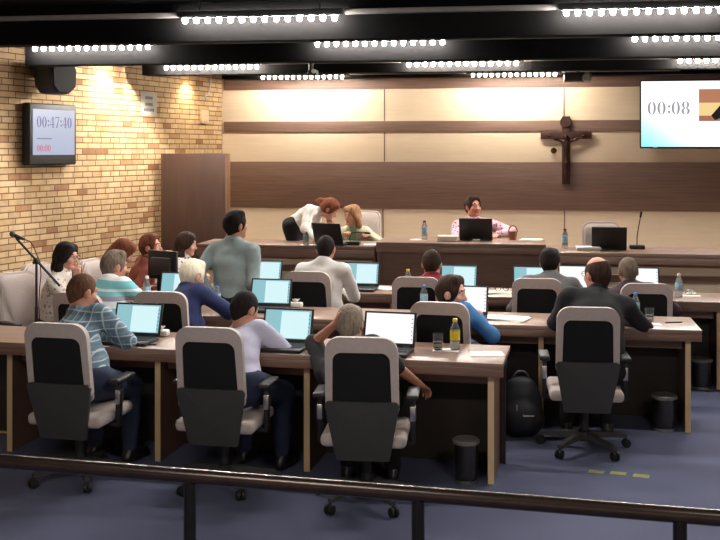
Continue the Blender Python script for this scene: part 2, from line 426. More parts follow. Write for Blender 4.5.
    for sg in (1, -1):
        B.cut_ell(hd(.031 * sg, .097, .006), v3(.017, .014, .011) * S_, Rh_, .01)
        B.ell(hd(.030 * sg, .077, .006), v3(.0125, .0125, .0115) * S_, Rh_, .003)
        B.ell(hd(.042 * sg, .062, -.028), v3(.022, .022, .022) * S_, Rh_, .02)
        B.ell(hd(.079 * sg, -.008, -.008), v3(.011, .024, .034) * S_, Rh_, .008)
    B.cone(hd(-.020, .083, -.062), hd(.020, .083, -.062), .0075 * S_, .0075 * S_, .006); B.cone(hd(-.015, .082, -.073), hd(.015, .082, -.073), .008 * S_, .008 * S_, .006)
    # hands: palm of four bones, four unequal bent fingers, thumb off the side near the wrist
    hands = [(TR, ER, 1), (TL, EL, -1)]
    for hi_, (T, E, sg) in enumerate(hands):
        d = unit(T - E)
        if hand_dir and hand_dir[hi_] is not None: d = unit(.35 * d + v3(*hand_dir[hi_]))
        elif T[2] < H[2] - .25: d = unit(d + v3(0, .35, -.12))
        nrm = unit(v3(0, 0, -1) - d * (-d[2])) if abs(d[2]) < .85 else unit(v3(-sg, 0, 0) - d * (-sg * d[0]))
        lat = unit(np.cross(nrm, d)) * sg
        if lat @ unit(v3(-sg, 0, 0)) < 0 and abs(d[2]) < .85: lat = -lat
        hs = s * .96
        for i, (off, ln, kl) in enumerate(((-.033, .058, .083), (-.011, .071, .089), (.011, .076, .090), (.032, .069, .086))):
            K = T + d * kl * hs + lat * off * hs
            B.cone(T + d * .012 + lat * off * .55 * hs, K, .0125 * hs, .0105 * hs, .014)
            a = curl + .12 * (3 - i) * .5; p = K
            for j, fr in enumerate((.45, .32, .23)):
                dd = d * math.cos(a * (j + .6)) + nrm * math.sin(a * (j + .6)); q = p + dd * ln * fr * hs * 1.05
                B.cone(p, q, (.0098 - .0010 * j) * hs, (.0088 - .0010 * j) * hs, .004); p = q
        tb = T + d * .022 * hs + lat * .024 * hs; t1 = tb + (d * .6 + lat * .75 + nrm * .25) * .042 * hs; t2 = t1 + (d * .9 + lat * .25 + nrm * .3) * .030 * hs; t3 = t2 + (d * .95 + nrm * .35) * .024 * hs
        B.cone(tb, t1, .0135 * hs, .0112 * hs, .012); B.cone(t1, t2, .0108 * hs, .0098 * hs, .004); B.cone(t2, t3, .0096 * hs, .0078 * hs, .004)
    me = B.mesh('body', vox)
    eyes = [hd(.030 * sg, .078, .006) for sg in (1, -1)]; iris = [hd(.030 * sg, .092, .005) for sg in (1, -1)]
    brow = [hd(.033 * sg, .086, .030) for sg in (1, -1)]; lip = hd(0, .088, -.068)
    def near(c, pts, rad, sc=(1, 1, 1)):
        m = np.zeros(len(c), bool)
        for p in pts: m |= ((((c - p) @ Rh_) / v3(*sc)) ** 2).sum(1) < (rad * S_) ** 2
        return m
    for m in (skin, M_eye, M_iris, M_lip, hair): me.materials.append(m)
    paint(me, [(3, lambda c: near(c, [lip], .011, (2.1, 1.2, .95))), (4, lambda c: near(c, brow, .008, (2.4, 1.5, .75))),
               (1, lambda c: near(c, eyes, .0125)), (2, lambda c: near(c, iris, .0105))])
    root = thing('person', label, 'person', tuple(base), rz, group)
    obj('body', me, [], root, sharp=0)
    # ---- shirt
    if shirt is not None:
        B = Solid(); torso(B, .012, k=.06)
        part = {'long': 1.97, 'short': .72, 'elbow': 1.1, 'rolled': 1.45}[sleeve]
        for S, E, T in ((SR, ER, TR), (SL, EL, TL)): arm(B, S, E, T, .009, part)
        if not stand: B.cut_plane(P - u * .10, -u)
        else: B.cut_plane(P - u * (.03 if stand == 'lean' else .06), -u)
        if collar:
            nd = unit(H + Rh_ @ v3(0, -.02, -.05) * s - Nk)
            for k in range(12):
                a = 2 * PI * k / 12; p = Nk + nd * (.028 + .012 * math.cos(a)) + rr * math.sin(a) * .062 * s - fc * math.cos(a) * .060 * s
                a2 = 2 * PI * (k + 1) / 12; p2 = Nk + nd * (.028 + .012 * math.cos(a2)) + rr * math.sin(a2) * .062 * s - fc * math.cos(a2) * .060 * s
                B.cone(p, p2, .015, .015, .012)
        sm = B.mesh('shirt', vox, fold(.0055, seed)); sm.materials.append(shirt)
        if undershirt:
            sm.materials.append(undershirt)
            ctr = C + un * .05; paint(sm, [(1, lambda c: (((c - ctr) @ fc) > .03) & (np.abs((c - ctr) @ rr) < .022 + .16 * np.clip(((c - ctr) @ un) + .12, 0, .4)))])
        obj('shirt' if not lapel else lapel, sm, [], root, sharp=0)
    B = Solid(); B.ell(P - u * .0, (.165 * g + .02, .118 * g + .02, .115), Rp, .05)
    for i in (0, 1):
        B.cone(hj[i], kn[i], .078 * g + .016, .068, .05); B.cone(kn[i], an[i] + v3(0, 0, .03), .067, .050, .03)
    B.cut_plane(P + v3(0, 0, .14), v3(0, 0, 1)) if not stand else B.cut_plane(P + u * .10, u)
    tm = B.mesh('trousers', vox * 1.2, fold(.005, seed + 2)); tm.materials.append(trousers); obj('trousers', tm, [], root, sharp=0)
    for i in (0, 1):
        B = Solid(); a = an[i]; B.cone(a + v3(0, -.03, -.045), a + v3(0, .17, -.048), .036, .034, .02); B.cone(a + v3(0, 0, .0), a + v3(0, .08, -.035), .045, .036, .03)
        B.cut_plane((0, 0, .004), (0, 0, -1)); q = B.mesh('shoe', vox); q.materials.append(shoes); obj('shoe', q, [], root, sharp=0)
    # ---- hair
    B = Solid()
    if hairstyle == 'buzz': o = .006
    elif hairstyle in ('balding',): o = .010
    else: o = .015
    B.ell(hd(0, -.014, .024), v3(.076 + o, .094 + o, .096 + o) * S_, Rh_, .02)
    B.cone(hd(0, -.066, -.01), hd(0, -.052, -.058), .052 * S_, .044 * S_, .03)
    for sg in (1, -1): B.cone(hd(.066 * sg, -.02, .01), hd(.064 * sg, .012, -.02), .020 * S_, .012 * S_, .02)
    if hairstyle == 'short':
        B.cone(hd(-.03, .040, .095), hd(.04, .030, .098), .03 * S_, .03 * S_, .03)
    if hairstyle in ('long', 'ponytail', 'wavy', 'tied'):
        B.ell(hd(0, -.03, .02), v3(.092, .10, .104) * S_, Rh_, .02)
        for sg in (1, -1): B.cone(hd(.04 * sg, .045, .085), hd(.078 * sg, .02, -.02), .026 * S_, .018 * S_, .03)
    # open the face
    cutc, cutr = (0, .112, -.03), (.080, .080, .122)
    if hairstyle in ('long', 'wavy', 'tied', 'ponytail'): cutc, cutr = (0, .11, -.045), (.068, .078, .105)
    B.cut_ell(hd(*cutc), v3(*cutr) * S_, Rh_, .015)
    for sg in (1, -1):
        if hairstyle not in ('long', 'wavy'): B.cut_ell(hd(.088 * sg, -.004, -.02), v3(.030, .028, .040) * S_, Rh_, .008)
    B.cut_ell(hd(0, .04, -.14), v3(.2, .10, .09) * S_, Rh_, .01)
    if hairstyle == 'balding':
        B.cut_ell(hd(0, .03, .128), v3(.078, .118, .078) * S_, Rh_, .02)
    if hairstyle in ('long', 'wavy'):
        down = v3(0, 0, -1)
        for sg in (1, -1):
            a = hd(.074 * sg, -.02, -.02); b_ = hd(.078 * sg, -.025, -.12); e_ = b_ + down * (.13 if hairstyle == 'long' else .05) * s + fc * (.03 if hairstyle == 'long' else .0)
            B.cone(a, b_, .032 * S_, .036 * S_, .03); B.cone(b_, e_, .036 * S_, .022 * S_, .03)
        a = hd(0, -.085, -.02); b_ = hd(0, -.085, -.12); B.cone(a, b_, .06 * S_, .058 * S_, .03); B.cone(b_, b_ + down * (.16 if hairstyle == 'long' else .05), .058 * S_, .035 * S_, .03)
    if hairstyle in ('ponytail', 'tied'):
        a = hd(0, -.115, .035); B.ell(a, v3(.03, .03, .03) * S_, Rh_, .01)
        if hairext: B.cone(a, a + v3(*hairext) * .5, .026, .034, .02); B.cone(a + v3(*hairext) * .5, a + v3(*hairext), .034, .014, .02)
        else: B.cone(a, hd(0, -.145, -.06), .022, .028, .02); B.cone(hd(0, -.145, -.06), hd(0, -.12, -.15), .028, .012, .02)
    amp = {'wavy': .007, 'long': .003, 'buzz': .001}.get(hairstyle, .0035)
    hm_ = B.mesh('hair', vox, fold(amp, seed + 5)); hm_.materials.append(hair); obj('hair', hm_, [], root, sharp=0)
    if glasses:
        gm = MB()
        for sg in (1, -1):
            pts = [hd(.031 * sg + .022 * math.cos(2 * PI * k / 14), .106, .004 + .018 * math.sin(2 * PI * k / 14)) for k in range(15)]
            gm.tube(pts, .0022, 6); gm.tube([hd(.053 * sg, .104, .008), hd(.079 * sg, .07, .010), hd(.083 * sg, -.01, .008)], .002, 6)
        gm.tube([hd(-.009, .107, .008), hd(.009, .107, .008)], .002, 6)
        obj('glasses', gm, glasses, root)
    return root, dict(H=H, hd=hd, Nk=Nk, TR=TR, TL=TL, Rh=Rh_, ER=ER, EL=EL, C=C)
# ------------------------------------------------------------------ materials used around the room
M_brick = brick_mat('yellow_brick')
M_cream = wood('cream_laminate', (228, 207, 178), (234, 214, 187), (1.0, 6, 10), 0.42)
M_brown = wood('brown_laminate', (120, 94, 83), (142, 114, 101), (0.7, 8, 22), 0.45)
M_desk = wood('desk_laminate', (128, 102, 88), (150, 122, 107), (1.0, 16, 30), 0.36)
M_deskf = wood('desk_front_laminate', (116, 87, 72), (136, 104, 87), (1.0, 16, 30), 0.42)
M_edge = wood('pale_edge_band', (214, 182, 138), (226, 196, 152), (4, 4, 1), 0.5)
M_dark = wood('dark_brown_panel', (64, 43, 35), (74, 52, 43), (4, 4, 0.6), 0.5)
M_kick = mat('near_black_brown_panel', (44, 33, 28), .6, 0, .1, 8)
M_carpet = mat('blue_carpet', (96, 100, 128), 0.95, 0, 0.22, 260, 0.4)
M_black = mat('matt_black_paint', (9, 8, 8), 0.95, 0, 0.1, 8, spec=0.1)
M_blackp = mat('black_plastic', (24, 24, 26), 0.55, 0, 0.1, 40)
M_blackm = mat('black_mesh_fabric', (12, 12, 13), 0.9, 0, 0.2, 300, 0.2)
M_grey = mat('dark_grey_plastic', (62, 60, 58), 0.5, 0, 0.06, 60)
M_fab = mat('mauve_beige_upholstery', (186, 172, 166), 0.9, 0, 0.07, 90, 0.15, sheen=0.1)
M_rim = mat('mauve_beige_shell', (190, 176, 170), 0.6, 0, 0.05, 40)
M_chrome = mat('brushed_steel', (190, 190, 190), 0.3, 1.0, 0.06, 80)
M_rail = mat('polished_dark_rail', (62, 50, 45), 0.26, 0.6, 0.15, 12)
M_post = mat('black_post_paint', (16, 15, 18), 0.4, 0.2, 0.1, 20)
M_galv = mat('galvanised_strip', (118, 112, 108), 0.6, 0.1, 0.08, 20)
M_white = mat('white_paper', (240, 238, 232), 0.8, 0, 0.02, 20)
M_offw = mat('white_plastic', (220, 218, 212), 0.45, 0, 0.03, 20)
M_led = emit('led_lens', (255, 250, 244), 520.0)
M_led2 = emit('led_lens_warm', (255, 244, 228), 360.0)
M_led3 = emit('led_lens_bright', (255, 247, 236), 900.0)
M_spot = emit('spot_lamp_lens', (255, 222, 170), 60.0)
M_ink = mat('grey_ink', (95, 98, 104), 0.8, 0, 0.05, 30)
M_clear = clear('clear_plastic', (225, 240, 248), 0.06, 0.85, 1.15)
M_glass = clear('drinking_glass', (245, 250, 250), 0.02, 0.95, 1.25)
M_bluec = mat('blue_plastic', (70, 120, 190), 0.4, 0, 0.05, 30)
M_yel = mat('yellow_plastic', (226, 196, 50), 0.4, 0, 0.06, 30)
M_water_lab = mat('blue_bottle_label', (150, 190, 210), 0.5, 0, 0.25, 60)
M_bronze = mat('dark_bronze', (60, 40, 34), 0.35, 0.6, 0.1, 30)
M_cross = wood('crucifix_wood', (58, 34, 28), (74, 44, 36), (3, 3, 1), 0.45)
M_eye = mat('eye_white', (226, 220, 214), 0.4, 0, 0.02, 10)
M_iris = mat('dark_iris', (36, 26, 22), 0.3, 0, 0.05, 10)
M_lip = mat('lips', (168, 96, 88), 0.5, 0, 0.05, 20)

# ------------------------------------------------------------------ the room
YW = 13.92                                  # front wall
CZ = 3.15                                   # ceiling
fl = MB().box((0.5, 6.6, -0.05), (16, 17.5, 0.1)); struct('floor', fl, M_carpet)
c0 = W(222, 14.4)                           # corner of front wall and the splayed brick wall
wd = (-.42 * CY + 1.0 * SY, -.42 * SY - 1.0 * CY); wl = math.hypot(*wd); wd = (wd[0] / wl, wd[1] / wl)      # along the brick wall towards the camera
wang = math.atan2(wd[1], wd[0]); wn = (-wd[1], wd[0])                        # wn points into the room
if wn[0] < 0: wn = (-wn[0], -wn[1])
def onwall(px, out=0.0):
    """plan point on the brick wall seen in column px, moved out of the wall"""
    q = (px - 360) / FPX; d = (1.911 + .42 * 14.4) / (.42 - q) if False else (-1.911 - .42 * 14.4) / (q - .42)
    x, y = W(px, d); return (x + wn[0] * out, y + wn[1] * out), d
wm = MB().box((4.9, 0, CZ / 2), (10.0, 0.2, CZ)); 
struct('wall_left', wm, M_brick, (c0[0] - wn[0] * .1, c0[1] - wn[1] * .1, 0), wang)
XR = 7.2
fw = MB().box((0.5, YW + .1, CZ / 2), (16, 0.2, CZ)); struct('wall_front', fw, M_cream)
d48 = 13.84
def zc(py): return Z(py, d48)
ti = 1
for a, b in ((CZ - .002, zc(88)), (zc(120.6), zc(131.5)), (zc(162), zc(209.5)), (zc(246), 0.30)):
    x0, x1 = c0[0] + .03, XR
    struct('trim_%d' % ti, MB().box(((x0 + x1) / 2, YW - .008, (a + b) / 2), (x1 - x0, .022, a - b), bev=.003), M_brown); ti += 1
for px, ya, yb in ((384.5, 88.3, 120.4), (384.5, 131.8, 161.8), (564, 88.3, 120.4), (564, 131.8, 161.8), (383, 209.8, 245.5), (564.5, 209.8, 245.5)):
    l = (px - 360) / FPX; d = YW / (l * SY + CY); x = W(px, d)[0]
    struct('trim_%d' % ti, MB().box((x, YW - .001, (zc(ya) + zc(yb)) / 2), (.016, .008, zc(ya) - zc(yb))), M_brown); ti += 1
struct('wall_right', MB().box((XR + .1, 5.6, CZ / 2), (.2, 16.8, CZ)), M_cream)
struct('wall_back', MB().box((0.5, -2.1, CZ / 2), (16, .2, CZ)), M_cream)
struct('ceiling', MB().box((0.5, 6.0, CZ + .1), (16.4, 16.6, .2)), M_black)
struct('trim_floor_strip', MB().box((0, 0, .004), (.5, .035, .008)), M_edge, (*G(-8, 432, 0), 0), math.radians(2))

# light rows: dark beam, galvanised rail in the gaps, LED fixtures
ZL = 3.0
def rowY(px, py):
    d = D(py, ZL) if py < HOR else 0
    d = (CAMZ - ZL) * FPX / (py - HOR); return W(px, d)[1]
def atY(px, Y):
    l = (px - 360) / FPX; d = Y / (l * SY + CY); return W(px, d)[0]
rows = [('A', rowY(260, 20.2), 2.86, -420, [(180, 340), (561, 726)], [(-60, 176), (344, 557)]),
        ('B', rowY(380, 44.2), 2.86, 30, [(31, 152), (313, 447), (630, 776)], [(156, 309), (451, 626)]),
        ('C', rowY(462, 64.6), 2.93, 145, [(163, 260), (405, 520), (676, 800)], [(265, 400), (524, 671)]),
        ('D', rowY(514, 75.4), 3.0, 224, [(260, 345), (470, 558), (685, 780)], [(349, 466), (562, 681)])]
proto_light = None; bi = 1; ri = 1
LN = {('A', 0): 'long LED strip light, nearest row, above the standing man', ('A', 1): 'LED strip light at the top right corner, nearest row',
      ('B', 0): 'LED strip light above the black loudspeaker on the brick wall', ('B', 1): 'LED strip light in second row, above the bending woman',
      ('B', 2): 'LED strip light above the large screen, second row from the front of the picture', ('C', 0): 'LED strip light close to the corner of brick and panelled walls',
      ('C', 1): 'LED strip light in third row, above the seated man in pink', ('C', 2): 'LED strip light just above the top edge of the large screen',
      ('D', 0): 'small distant LED strip light against the panelled wall, left of the seam', ('D', 1): 'small distant LED strip light beside the ceiling projector', ('D', 2): 'distant LED strip light hidden behind the large screen top'}
for nm, Y, zb, pxl, lights, gaps in rows:
    xl = atY(pxl, Y + .18)
    if nm == 'A': xl = -5.6
    if nm == 'C': xl = atY(pxl, Y + .18)
    x1 = XR
    struct('beam_%d' % bi, MB().box(((xl + x1) / 2, Y + .18, (zb + CZ) / 2), (x1 - xl, .20, CZ - zb), bev=.004), M_black); bi += 1
    for a, b in gaps:
        xa, xb = atY(a, Y), atY(b, Y)
        if xa < -5.6: xa = -5.6
        struct('trim_rail_%d' % ri, MB().box(((xa + xb) / 2, Y + .045, ZL + .055), (xb - xa, .06, .035), bev=.004), M_galv); ri += 1
    for k, (a, b) in enumerate(lights):
        if nm == 'D' and k == 2: continue
        xa, xb = atY(a, Y), atY(b, Y); xm = (xa + xb) / 2
        sc = (xb - xa) / 1.2
        lab = LN[(nm, k)]
        if proto_light is None:
            t = thing('hanging_strip_light', lab, 'ceiling light', (xm, Y, ZL), 0, 'LED strip lights in ceiling rows')
            h = MB().box((0, 0, .052), (1.24, .05, .04), bev=.006)
            for sx in (-.45, .45): h.tube([(sx, 0, .08), (sx, 0, CZ - ZL + .02)], .006, 8)
            obj('housing', h, M_blackp, t)
            obj('reflector', MB().box((0, 0, .030), (1.2, .042, .008)), M_blackp, t)
            for q in range(14):
                lm = MB(); x = -.56 + 1.12 * q / 13
                lm.lathe([(.004, -.014), (.011, -.012), (.017, -.006), (.019, .004), (.019, .016), (.016, .024)], (x, 0, 0), 12)
                obj('lamp', lm, M_led, t)
            proto_light = t; t.scale = (sc, 1, 1)
        else:
            t = copy_tree(proto_light, (xm, Y, ZL), 0, lab); t.scale = (sc, 1, 1)
            if nm in 'CD':
                for q in t.children:
                    if q.name.startswith('lamp'): q.data = q.data.copy(); q.data.materials[0] = M_led2 if nm == 'D' else M_led3
# two fixtures of the public gallery, over the camera
for k, x in enumerate((-1.6, 1.4)):
    copy_tree(proto_light, (x, 1.8, ZL), 0, ('LED strip light over the public gallery, left of the two', 'LED strip light over the public gallery, right of the two')[k])

# brick wall: washers, loudspeaker, monitor, signs
for px, py, lab in ((103, 64, 'bright wall washer spotlight beside the loudspeaker'), (186, 77, 'dimmer wall washer spotlight near the white cable')):
    (x, y), d = onwall(px, .13)
    t = thing('wall_washer', lab, 'spotlight', (x, y, Z(py, d) + .02), wang)
    obj('can', MB().lathe([(.02, .12), (.05, .12), (.052, .02), (.045, .0), (.044, .02)], n=20), M_blackp, t)
    obj('bracket', MB().box((0, .075 if wn[1] * 1 < 0 else -.075, .08), (.03, .12, .03)), M_blackp, t)
    obj('lens', MB().lathe([(.003, .004), (.03, .008), (.042, .018), (.042, .03)], n=20), M_spot, t)
    L = bpy.data.lights.new('washer_light', 'SPOT'); L.energy = 70 if px < 150 else 38; L.color = (1, .82, .55); L.spot_size = math.radians(125); L.spot_blend = 1.0; L.shadow_soft_size = .03
    lo = bpy.data.objects.new('washer_light', L); COL.objects.link(lo); lo.parent = t; lo.location = (0, 0, -.02); lo.rotation_euler = (0, 0, 0)
def wallM(px, py, out, rz=0):
    """frame on the brick wall: x along the wall away from the camera, y up, z out of the wall"""
    (x, y), d = onwall(px, out)
    X = Vector((-wd[0], -wd[1], 0)); Zv = Vector((wn[0], wn[1], 0)); Yv = Vector((0, 0, 1))
    M = Matrix((X, Yv, Zv)).transposed().to_4x4(); M.translation = Vector((x, y, Z(py, d))); return M
def wthing(name, label, cat, M):
    t = thing(name, label, cat); t.rotation_mode = 'QUATERNION'; t.location = M.translation; t.rotation_quaternion = M.to_quaternion(); return t
t = wthing('wall_monitor', 'black framed monitor on the brick wall showing a blue count-up clock', 'monitor', wallM(45, 134.5, .0))
obj('case', MB().box((0, 0, .065), (.76, .645, .10), bev=.02, seg=3), M_blackp, t)
obj('bracket', MB().box((0, 0, .012), (.3, .3, .03)), M_grey, t)
scr = MB().box((0.005, .022, .117), (.665, .475, .006)); sc_ = obj('screen', scr, emit('monitor_glow', (176, 186, 214), .75), t)
nm_ = MB(); M_ = Matrix.Translation((-.275, .07, .1215)); numerals(nm_, '00:47:40', 0, 0, .115, M_)
obj('clock_digits', nm_, emit('blue_digits', (70, 84, 170), .5), sc_)
nm_ = MB(); numerals(nm_, '00:00', -.275, -.18, .07, Matrix.Translation((0, 0, .1215))); obj('red_digits', nm_, emit('red_digits_glow', (214, 60, 84), .7), sc_)
nm_ = MB()
for k in range(9): nm_.box((-.26 + k * .026, -.045, .121), (.018, .012, .001))
obj('caption', nm_, M_ink, sc_)
t = wthing('loudspeaker', 'black rounded loudspeaker hung on brick wall above the monitor', 'loudspeaker', wallM(38, 79, .0))
sp_ = MB(); sp_.prism([(-.10, -.165), (.10, -.165), (.19, -.09), (.205, .10), (.17, .16), (-.17, .16), (-.205, .10), (-.19, -.09)], .10, .34)
so = obj('cabinet', sp_, M_blackp, t); bv = so.modifiers.new('b', 'BEVEL'); bv.width = .05; bv.segments = 3
obj('grille', MB().prism([(-.09, -.14), (.09, -.14), (.17, -.08), (.18, .09), (.15, .135), (-.15, .135), (-.18, .09), (-.17, -.08)], .338, .352), M_blackm, t)
obj('bracket', MB().box((0, .10, .06), (.05, .04, .12)).box((0, .10, .008), (.12, .16, .016)), M_grey, t)
t = wthing('wall_sign', 'grey paper notice with three lines taped on brick wall', 'sign', wallM(148, 104, .012))
obj('sheet', MB().box((0, 0, 0), (.34, .29, .004)), mat('grey_notice_paper', (178, 172, 160), .8, 0, .03, 10), t)
tx = MB()
for k, (w_, y_) in enumerate(((.16, .075), (.16, -.005), (.22, -.075))):
    n_ = 7
    for q in range(n_):
        tx.box((-w_ / 2 + w_ * (q + .5) / n_, y_, .003), (w_ / n_ * .72, .035, .001))
obj('lettering', tx, M_ink, t)
t = wthing('socket_box', 'small white box on brick wall beneath the loose cable', 'socket', wallM(203, 117, .0))
obj('back_box', MB().box((0, 0, .022), (.17, .18, .044), bev=.008), mat('beige_box_plastic', (196, 174, 142), .6), t); obj('cover', MB().box((0, -.035, .047), (.10, .07, .008), bev=.003), mat('cream_cover', (206, 180, 150), .5), t)
t = wthing('dangling_cable', 'white cable dangling from ceiling down the brick wall', 'cable', wallM(206, 88, .03))
cb_ = MB(); cb_.tube([(.07, .20, 0), (.06, .10, .01), (.035, .0, .015), (.0, -.07, .012), (-.04, -.10, .01), (-.09, -.12, .01), (-.05, -.14, .012), (-.06, -.17, .01)], .008, 8)
obj('cord', cb_, M_offw, t)

# brown partition in the corner
d = 12.75; xa, y_ = W(160, d); xb, yb = W(228, d)
hP = Z(153.5, d)
t = thing('partition', 'tall plain dark brown partition standing in front corner', 'partition', ((xa + xb) / 2, yb, 0))
obj('panel', MB().box((0, 0, hP / 2), (xb - xa - .03, .15, hP), bev=.004), M_dark, t)
obj('edge_strip', MB().box(((xb - xa) / 2 - .005, 0, hP / 2), (.022, .162, hP), bev=.003), mat('partition_edge', (108, 76, 58), .45), t)
obj('edge_strip', MB().box((-(xb - xa) / 2 + .005, 0, hP / 2), (.022, .162, hP), bev=.003), M_dark, t)

# crucifix and the round knob by it
def onfront(px, py, out=0.0):
    l = (px - 360) / FPX; d = YW / (l * SY + CY); x, y = W(px, d); d2 = (YW - out) / (l * SY + CY); x, _ = W(px, d2); return x, YW - out, Z(py, d2), d2
x, y, z, d = onfront(566, 135, .03)
u = d / FPX
t = thing('crucifix', 'dark wooden crucifix with bronze figure on the front wall', 'crucifix', (x, y, z))
obj('upright', MB().box((0, 0, -.20), (.105, .05, .89), bev=.008), M_cross, t)
obj('crossbar', MB().box((0, -.005, -.005), (.655, .052, .085), bev=.008), M_cross, t)
obj('title_board', MB().lathe([(.002, -.01), (.07, -.008), (.075, 0), (.07, .01), (.002, .012)], (0, 0, 0), 20, 0, Matrix.Translation((-.005, -.03, .17)) @ Matrix.Rotation(PI / 2, 4, 'X')), M_cross, t)
B = Solid()
B.ell((0, -.05, -.03), (.030, .032, .038)); B.cone((0, -.048, -.06), (0, -.045, -.085), .016, .018)
B.ell((0, -.045, -.13), (.050, .032, .065)); B.ell((0, -.045, -.215), (.042, .032, .05)); B.cone((0, -.045, -.26), (.012, -.07, -.37), .032, .022); B.cone((.012, -.07, -.37), (0, -.05, -.49), .021, .014); B.cone((0, -.05, -.49), (0, -.07, -.53), .016, .011)
for sg in (1, -1): B.cone((.04 * sg, -.045, -.09), (.13 * sg, -.045, -.055), .017, .013); B.cone((.13 * sg, -.045, -.055), (.225 * sg, -.04, -.01), .013, .009); B.cone((.225 * sg, -.04, -.01), (.25 * sg, -.04, .005), .013, .009)
cm = B.mesh('figure', .006); cm.materials.append(M_bronze); obj('figure', cm, [], t, sharp=0)
x, y, z, d = onfront(553.5, 150.5, .0)
t = thing('door_knob', 'round brass knob on the panelled wall beside the crucifix', 'knob', (x, y, z))
obj('rose', MB().lathe([(.002, .0), (.035, .0), (.035, .012), (.02, .016)], n=20, M=Matrix.Rotation(PI / 2, 4, 'X')), M_bronze, t)
obj('knob', MB().lathe([(.012, .012), (.014, .03), (.034, .045), (.040, .062), (.030, .08), (.003, .086)], n=20, M=Matrix.Rotation(PI / 2, 4, 'X')), mat('aged_brass', (110, 82, 48), .25, .9, .1, 30), t)

# large screen on the front wall
x0, y, z0, d = onfront(640, 148.4, .10); x1 = x0 + 1.56; z1 = Z(80.5, d); h = z1 - z0
t = thing('wall_screen', 'large flat television on front wall showing the countdown clock', 'television', ((x0 + x1) / 2, YW - .10, (z0 + z1) / 2))
w2 = (x1 - x0) / 2
obj('case', MB().box((0, .02, 0), (2 * w2, .05, h), bev=.008), M_blackp, t)
obj('wall_mount', MB().box((0, .068, 0), (.5, .06, .35)), M_grey, t)
Mf = Matrix.Rotation(PI / 2, 4, 'X')          # text plane x right, y up, facing -Y
m, nt, b = new_mat('screen_picture'); L = nt.links
tc = N(nt, 'ShaderNodeTexCoord'); sp = N(nt, 'ShaderNodeSeparateXYZ'); L.new(tc.outputs['Object'], sp.inputs[0])
ma = N(nt, 'ShaderNodeMath', operation='MULTIPLY_ADD'); ma.inputs[1].default_value = -.9; ma.inputs[2].default_value = -.12; L.new(sp.outputs['X'], ma.inputs[0])
mb_ = N(nt, 'ShaderNodeMath', operation='MULTIPLY_ADD'); mb_.inputs[1].default_value = -1.2; L.new(sp.outputs['Z'], mb_.inputs[0]); L.new(ma.outputs[0], mb_.inputs[2])
r = ramp(nt, [(.35, (.93, .95, 1)), (.75, (.45, .86, .95)), (1, (.25, .78, .9))]); L.new(mb_.outputs[0], r.inputs['Fac'])
b.inputs['Base Color'].default_value = (.02, .02, .02, 1); L.new(r.outputs['Color'], b.inputs['Emission Color']); b.inputs['Emission Strength'].default_value = 1.15; b.inputs['Roughness'].default_value = .3
so = obj('screen', MB().box((0, -.007, .004), (2 * w2 - .03, .006, h - .035)), m, t)
nm_ = MB(); numerals(nm_, '00:08', 0, 0, .17, Matrix.Translation((-.69, -.0115, -.005)) @ Mf); obj('clock_digits', nm_, emit('grey_digits', (150, 146, 150), .9), so)
pw = .62; pxo = x0 + (60 / 1040 * d) * CY - (x0 + x1) / 2 - .035
pic = MB().box((pxo + pw / 2, -.0115, .115), (pw, .002, .41)); obj('video_inset', pic, emit('inset_brown', (178, 120, 92), .9), so)
obj('video_wall', MB().box((pxo + pw / 2, -.013, .06), (pw, .002, .17)), emit('inset_cream', (236, 205, 140), .9), so)
obj('video_desk', MB().box((pxo + pw / 2, -.0135, -.055), (pw, .002, .07)), emit('inset_desk', (170, 110, 90), .8), so)
vp = MB(); vp.prism([(pxo + .15, -.02), (pxo + .2, -.08), (pxo + .28, -.04), (pxo + .5, .13), (pxo + .5, .25), (pxo + .36, .23)], .0142, .0152, Mf)
obj('video_figure', vp, emit('inset_dark', (24, 24, 28), .4), so)
cp = MB()
for k in range(8): cp.box((-.53 + k * .05, -.0112, .22), (.035, .001, .014))
obj('caption', cp, emit('caption_pale', (228, 205, 208), 1.0), so)
obj('badge', MB().box((-w2 + .19, -.008, -h / 2 + .010), (.05, .006, .012)), M_chrome, t)

# projector, hanging camera, vent box
Yp = rows[3][1] - .9
x = atY(578, Yp); l = (578 - 360) / FPX; d = Yp / (l * SY + CY); z = Z(77, d)
t = thing('projector', 'grey ceiling projector with round lens, above the crucifix', 'projector', (x, Yp, z))
obj('case', MB().box((0, .1, 0), (.32, .30, .10), bev=.02, seg=3), M_grey, t)
obj('ceiling_mount', MB().tube([(0, .1, .04), (0, .1, CZ - z)], .03, 14).box((0, .1, .055), (.16, .16, .015)), M_blackp, t)
obj('lens', MB().lathe([(.055, .0), (.055, .05), (.045, .055), (.04, .03), (.002, .026)], n=24, M=Matrix.Translation((.10, -.045, -.01)) @ Matrix.Rotation(PI / 2, 4, 'X')), M_chrome, t)
obj('lens_glass', MB().ball((.10, -.075, -.01), (.036, .012, .036), 8), M_offw, t)
Yp = rows[2][1] - .35
x = atY(311, Yp); l = (311 - 360) / FPX; d = Yp / (l * SY + CY); z = Z(73, d)
t = thing('ceiling_camera', 'small camera on a black drop pole below the ceiling', 'camera', (x, Yp, z))
obj('pole', MB().tube([(0, 0, .02), (0, 0, CZ - z)], .028, 14), M_blackp, t)
obj('body', MB().box((.03, -.03, 0), (.10, .12, .06), bev=.012), M_blackp, t)
obj('lens', MB().lathe([(.024, 0), (.024, .02), (.016, .024), (.002, .02)], n=16, M=Matrix.Translation((.05, -.09, .012)) @ Matrix.Rotation(PI / 2, 4, 'X')), M_offw, t)
x, y, z, d = onfront(240, 77.5, .10)
t = thing('air_vent', 'small pale grey vent at top of the front wall corner', 'vent', (x, YW - .02, z))
obj('frame', MB().box((0, 0, 0), (.21, .05, .085), bev=.006), M_galv, t)
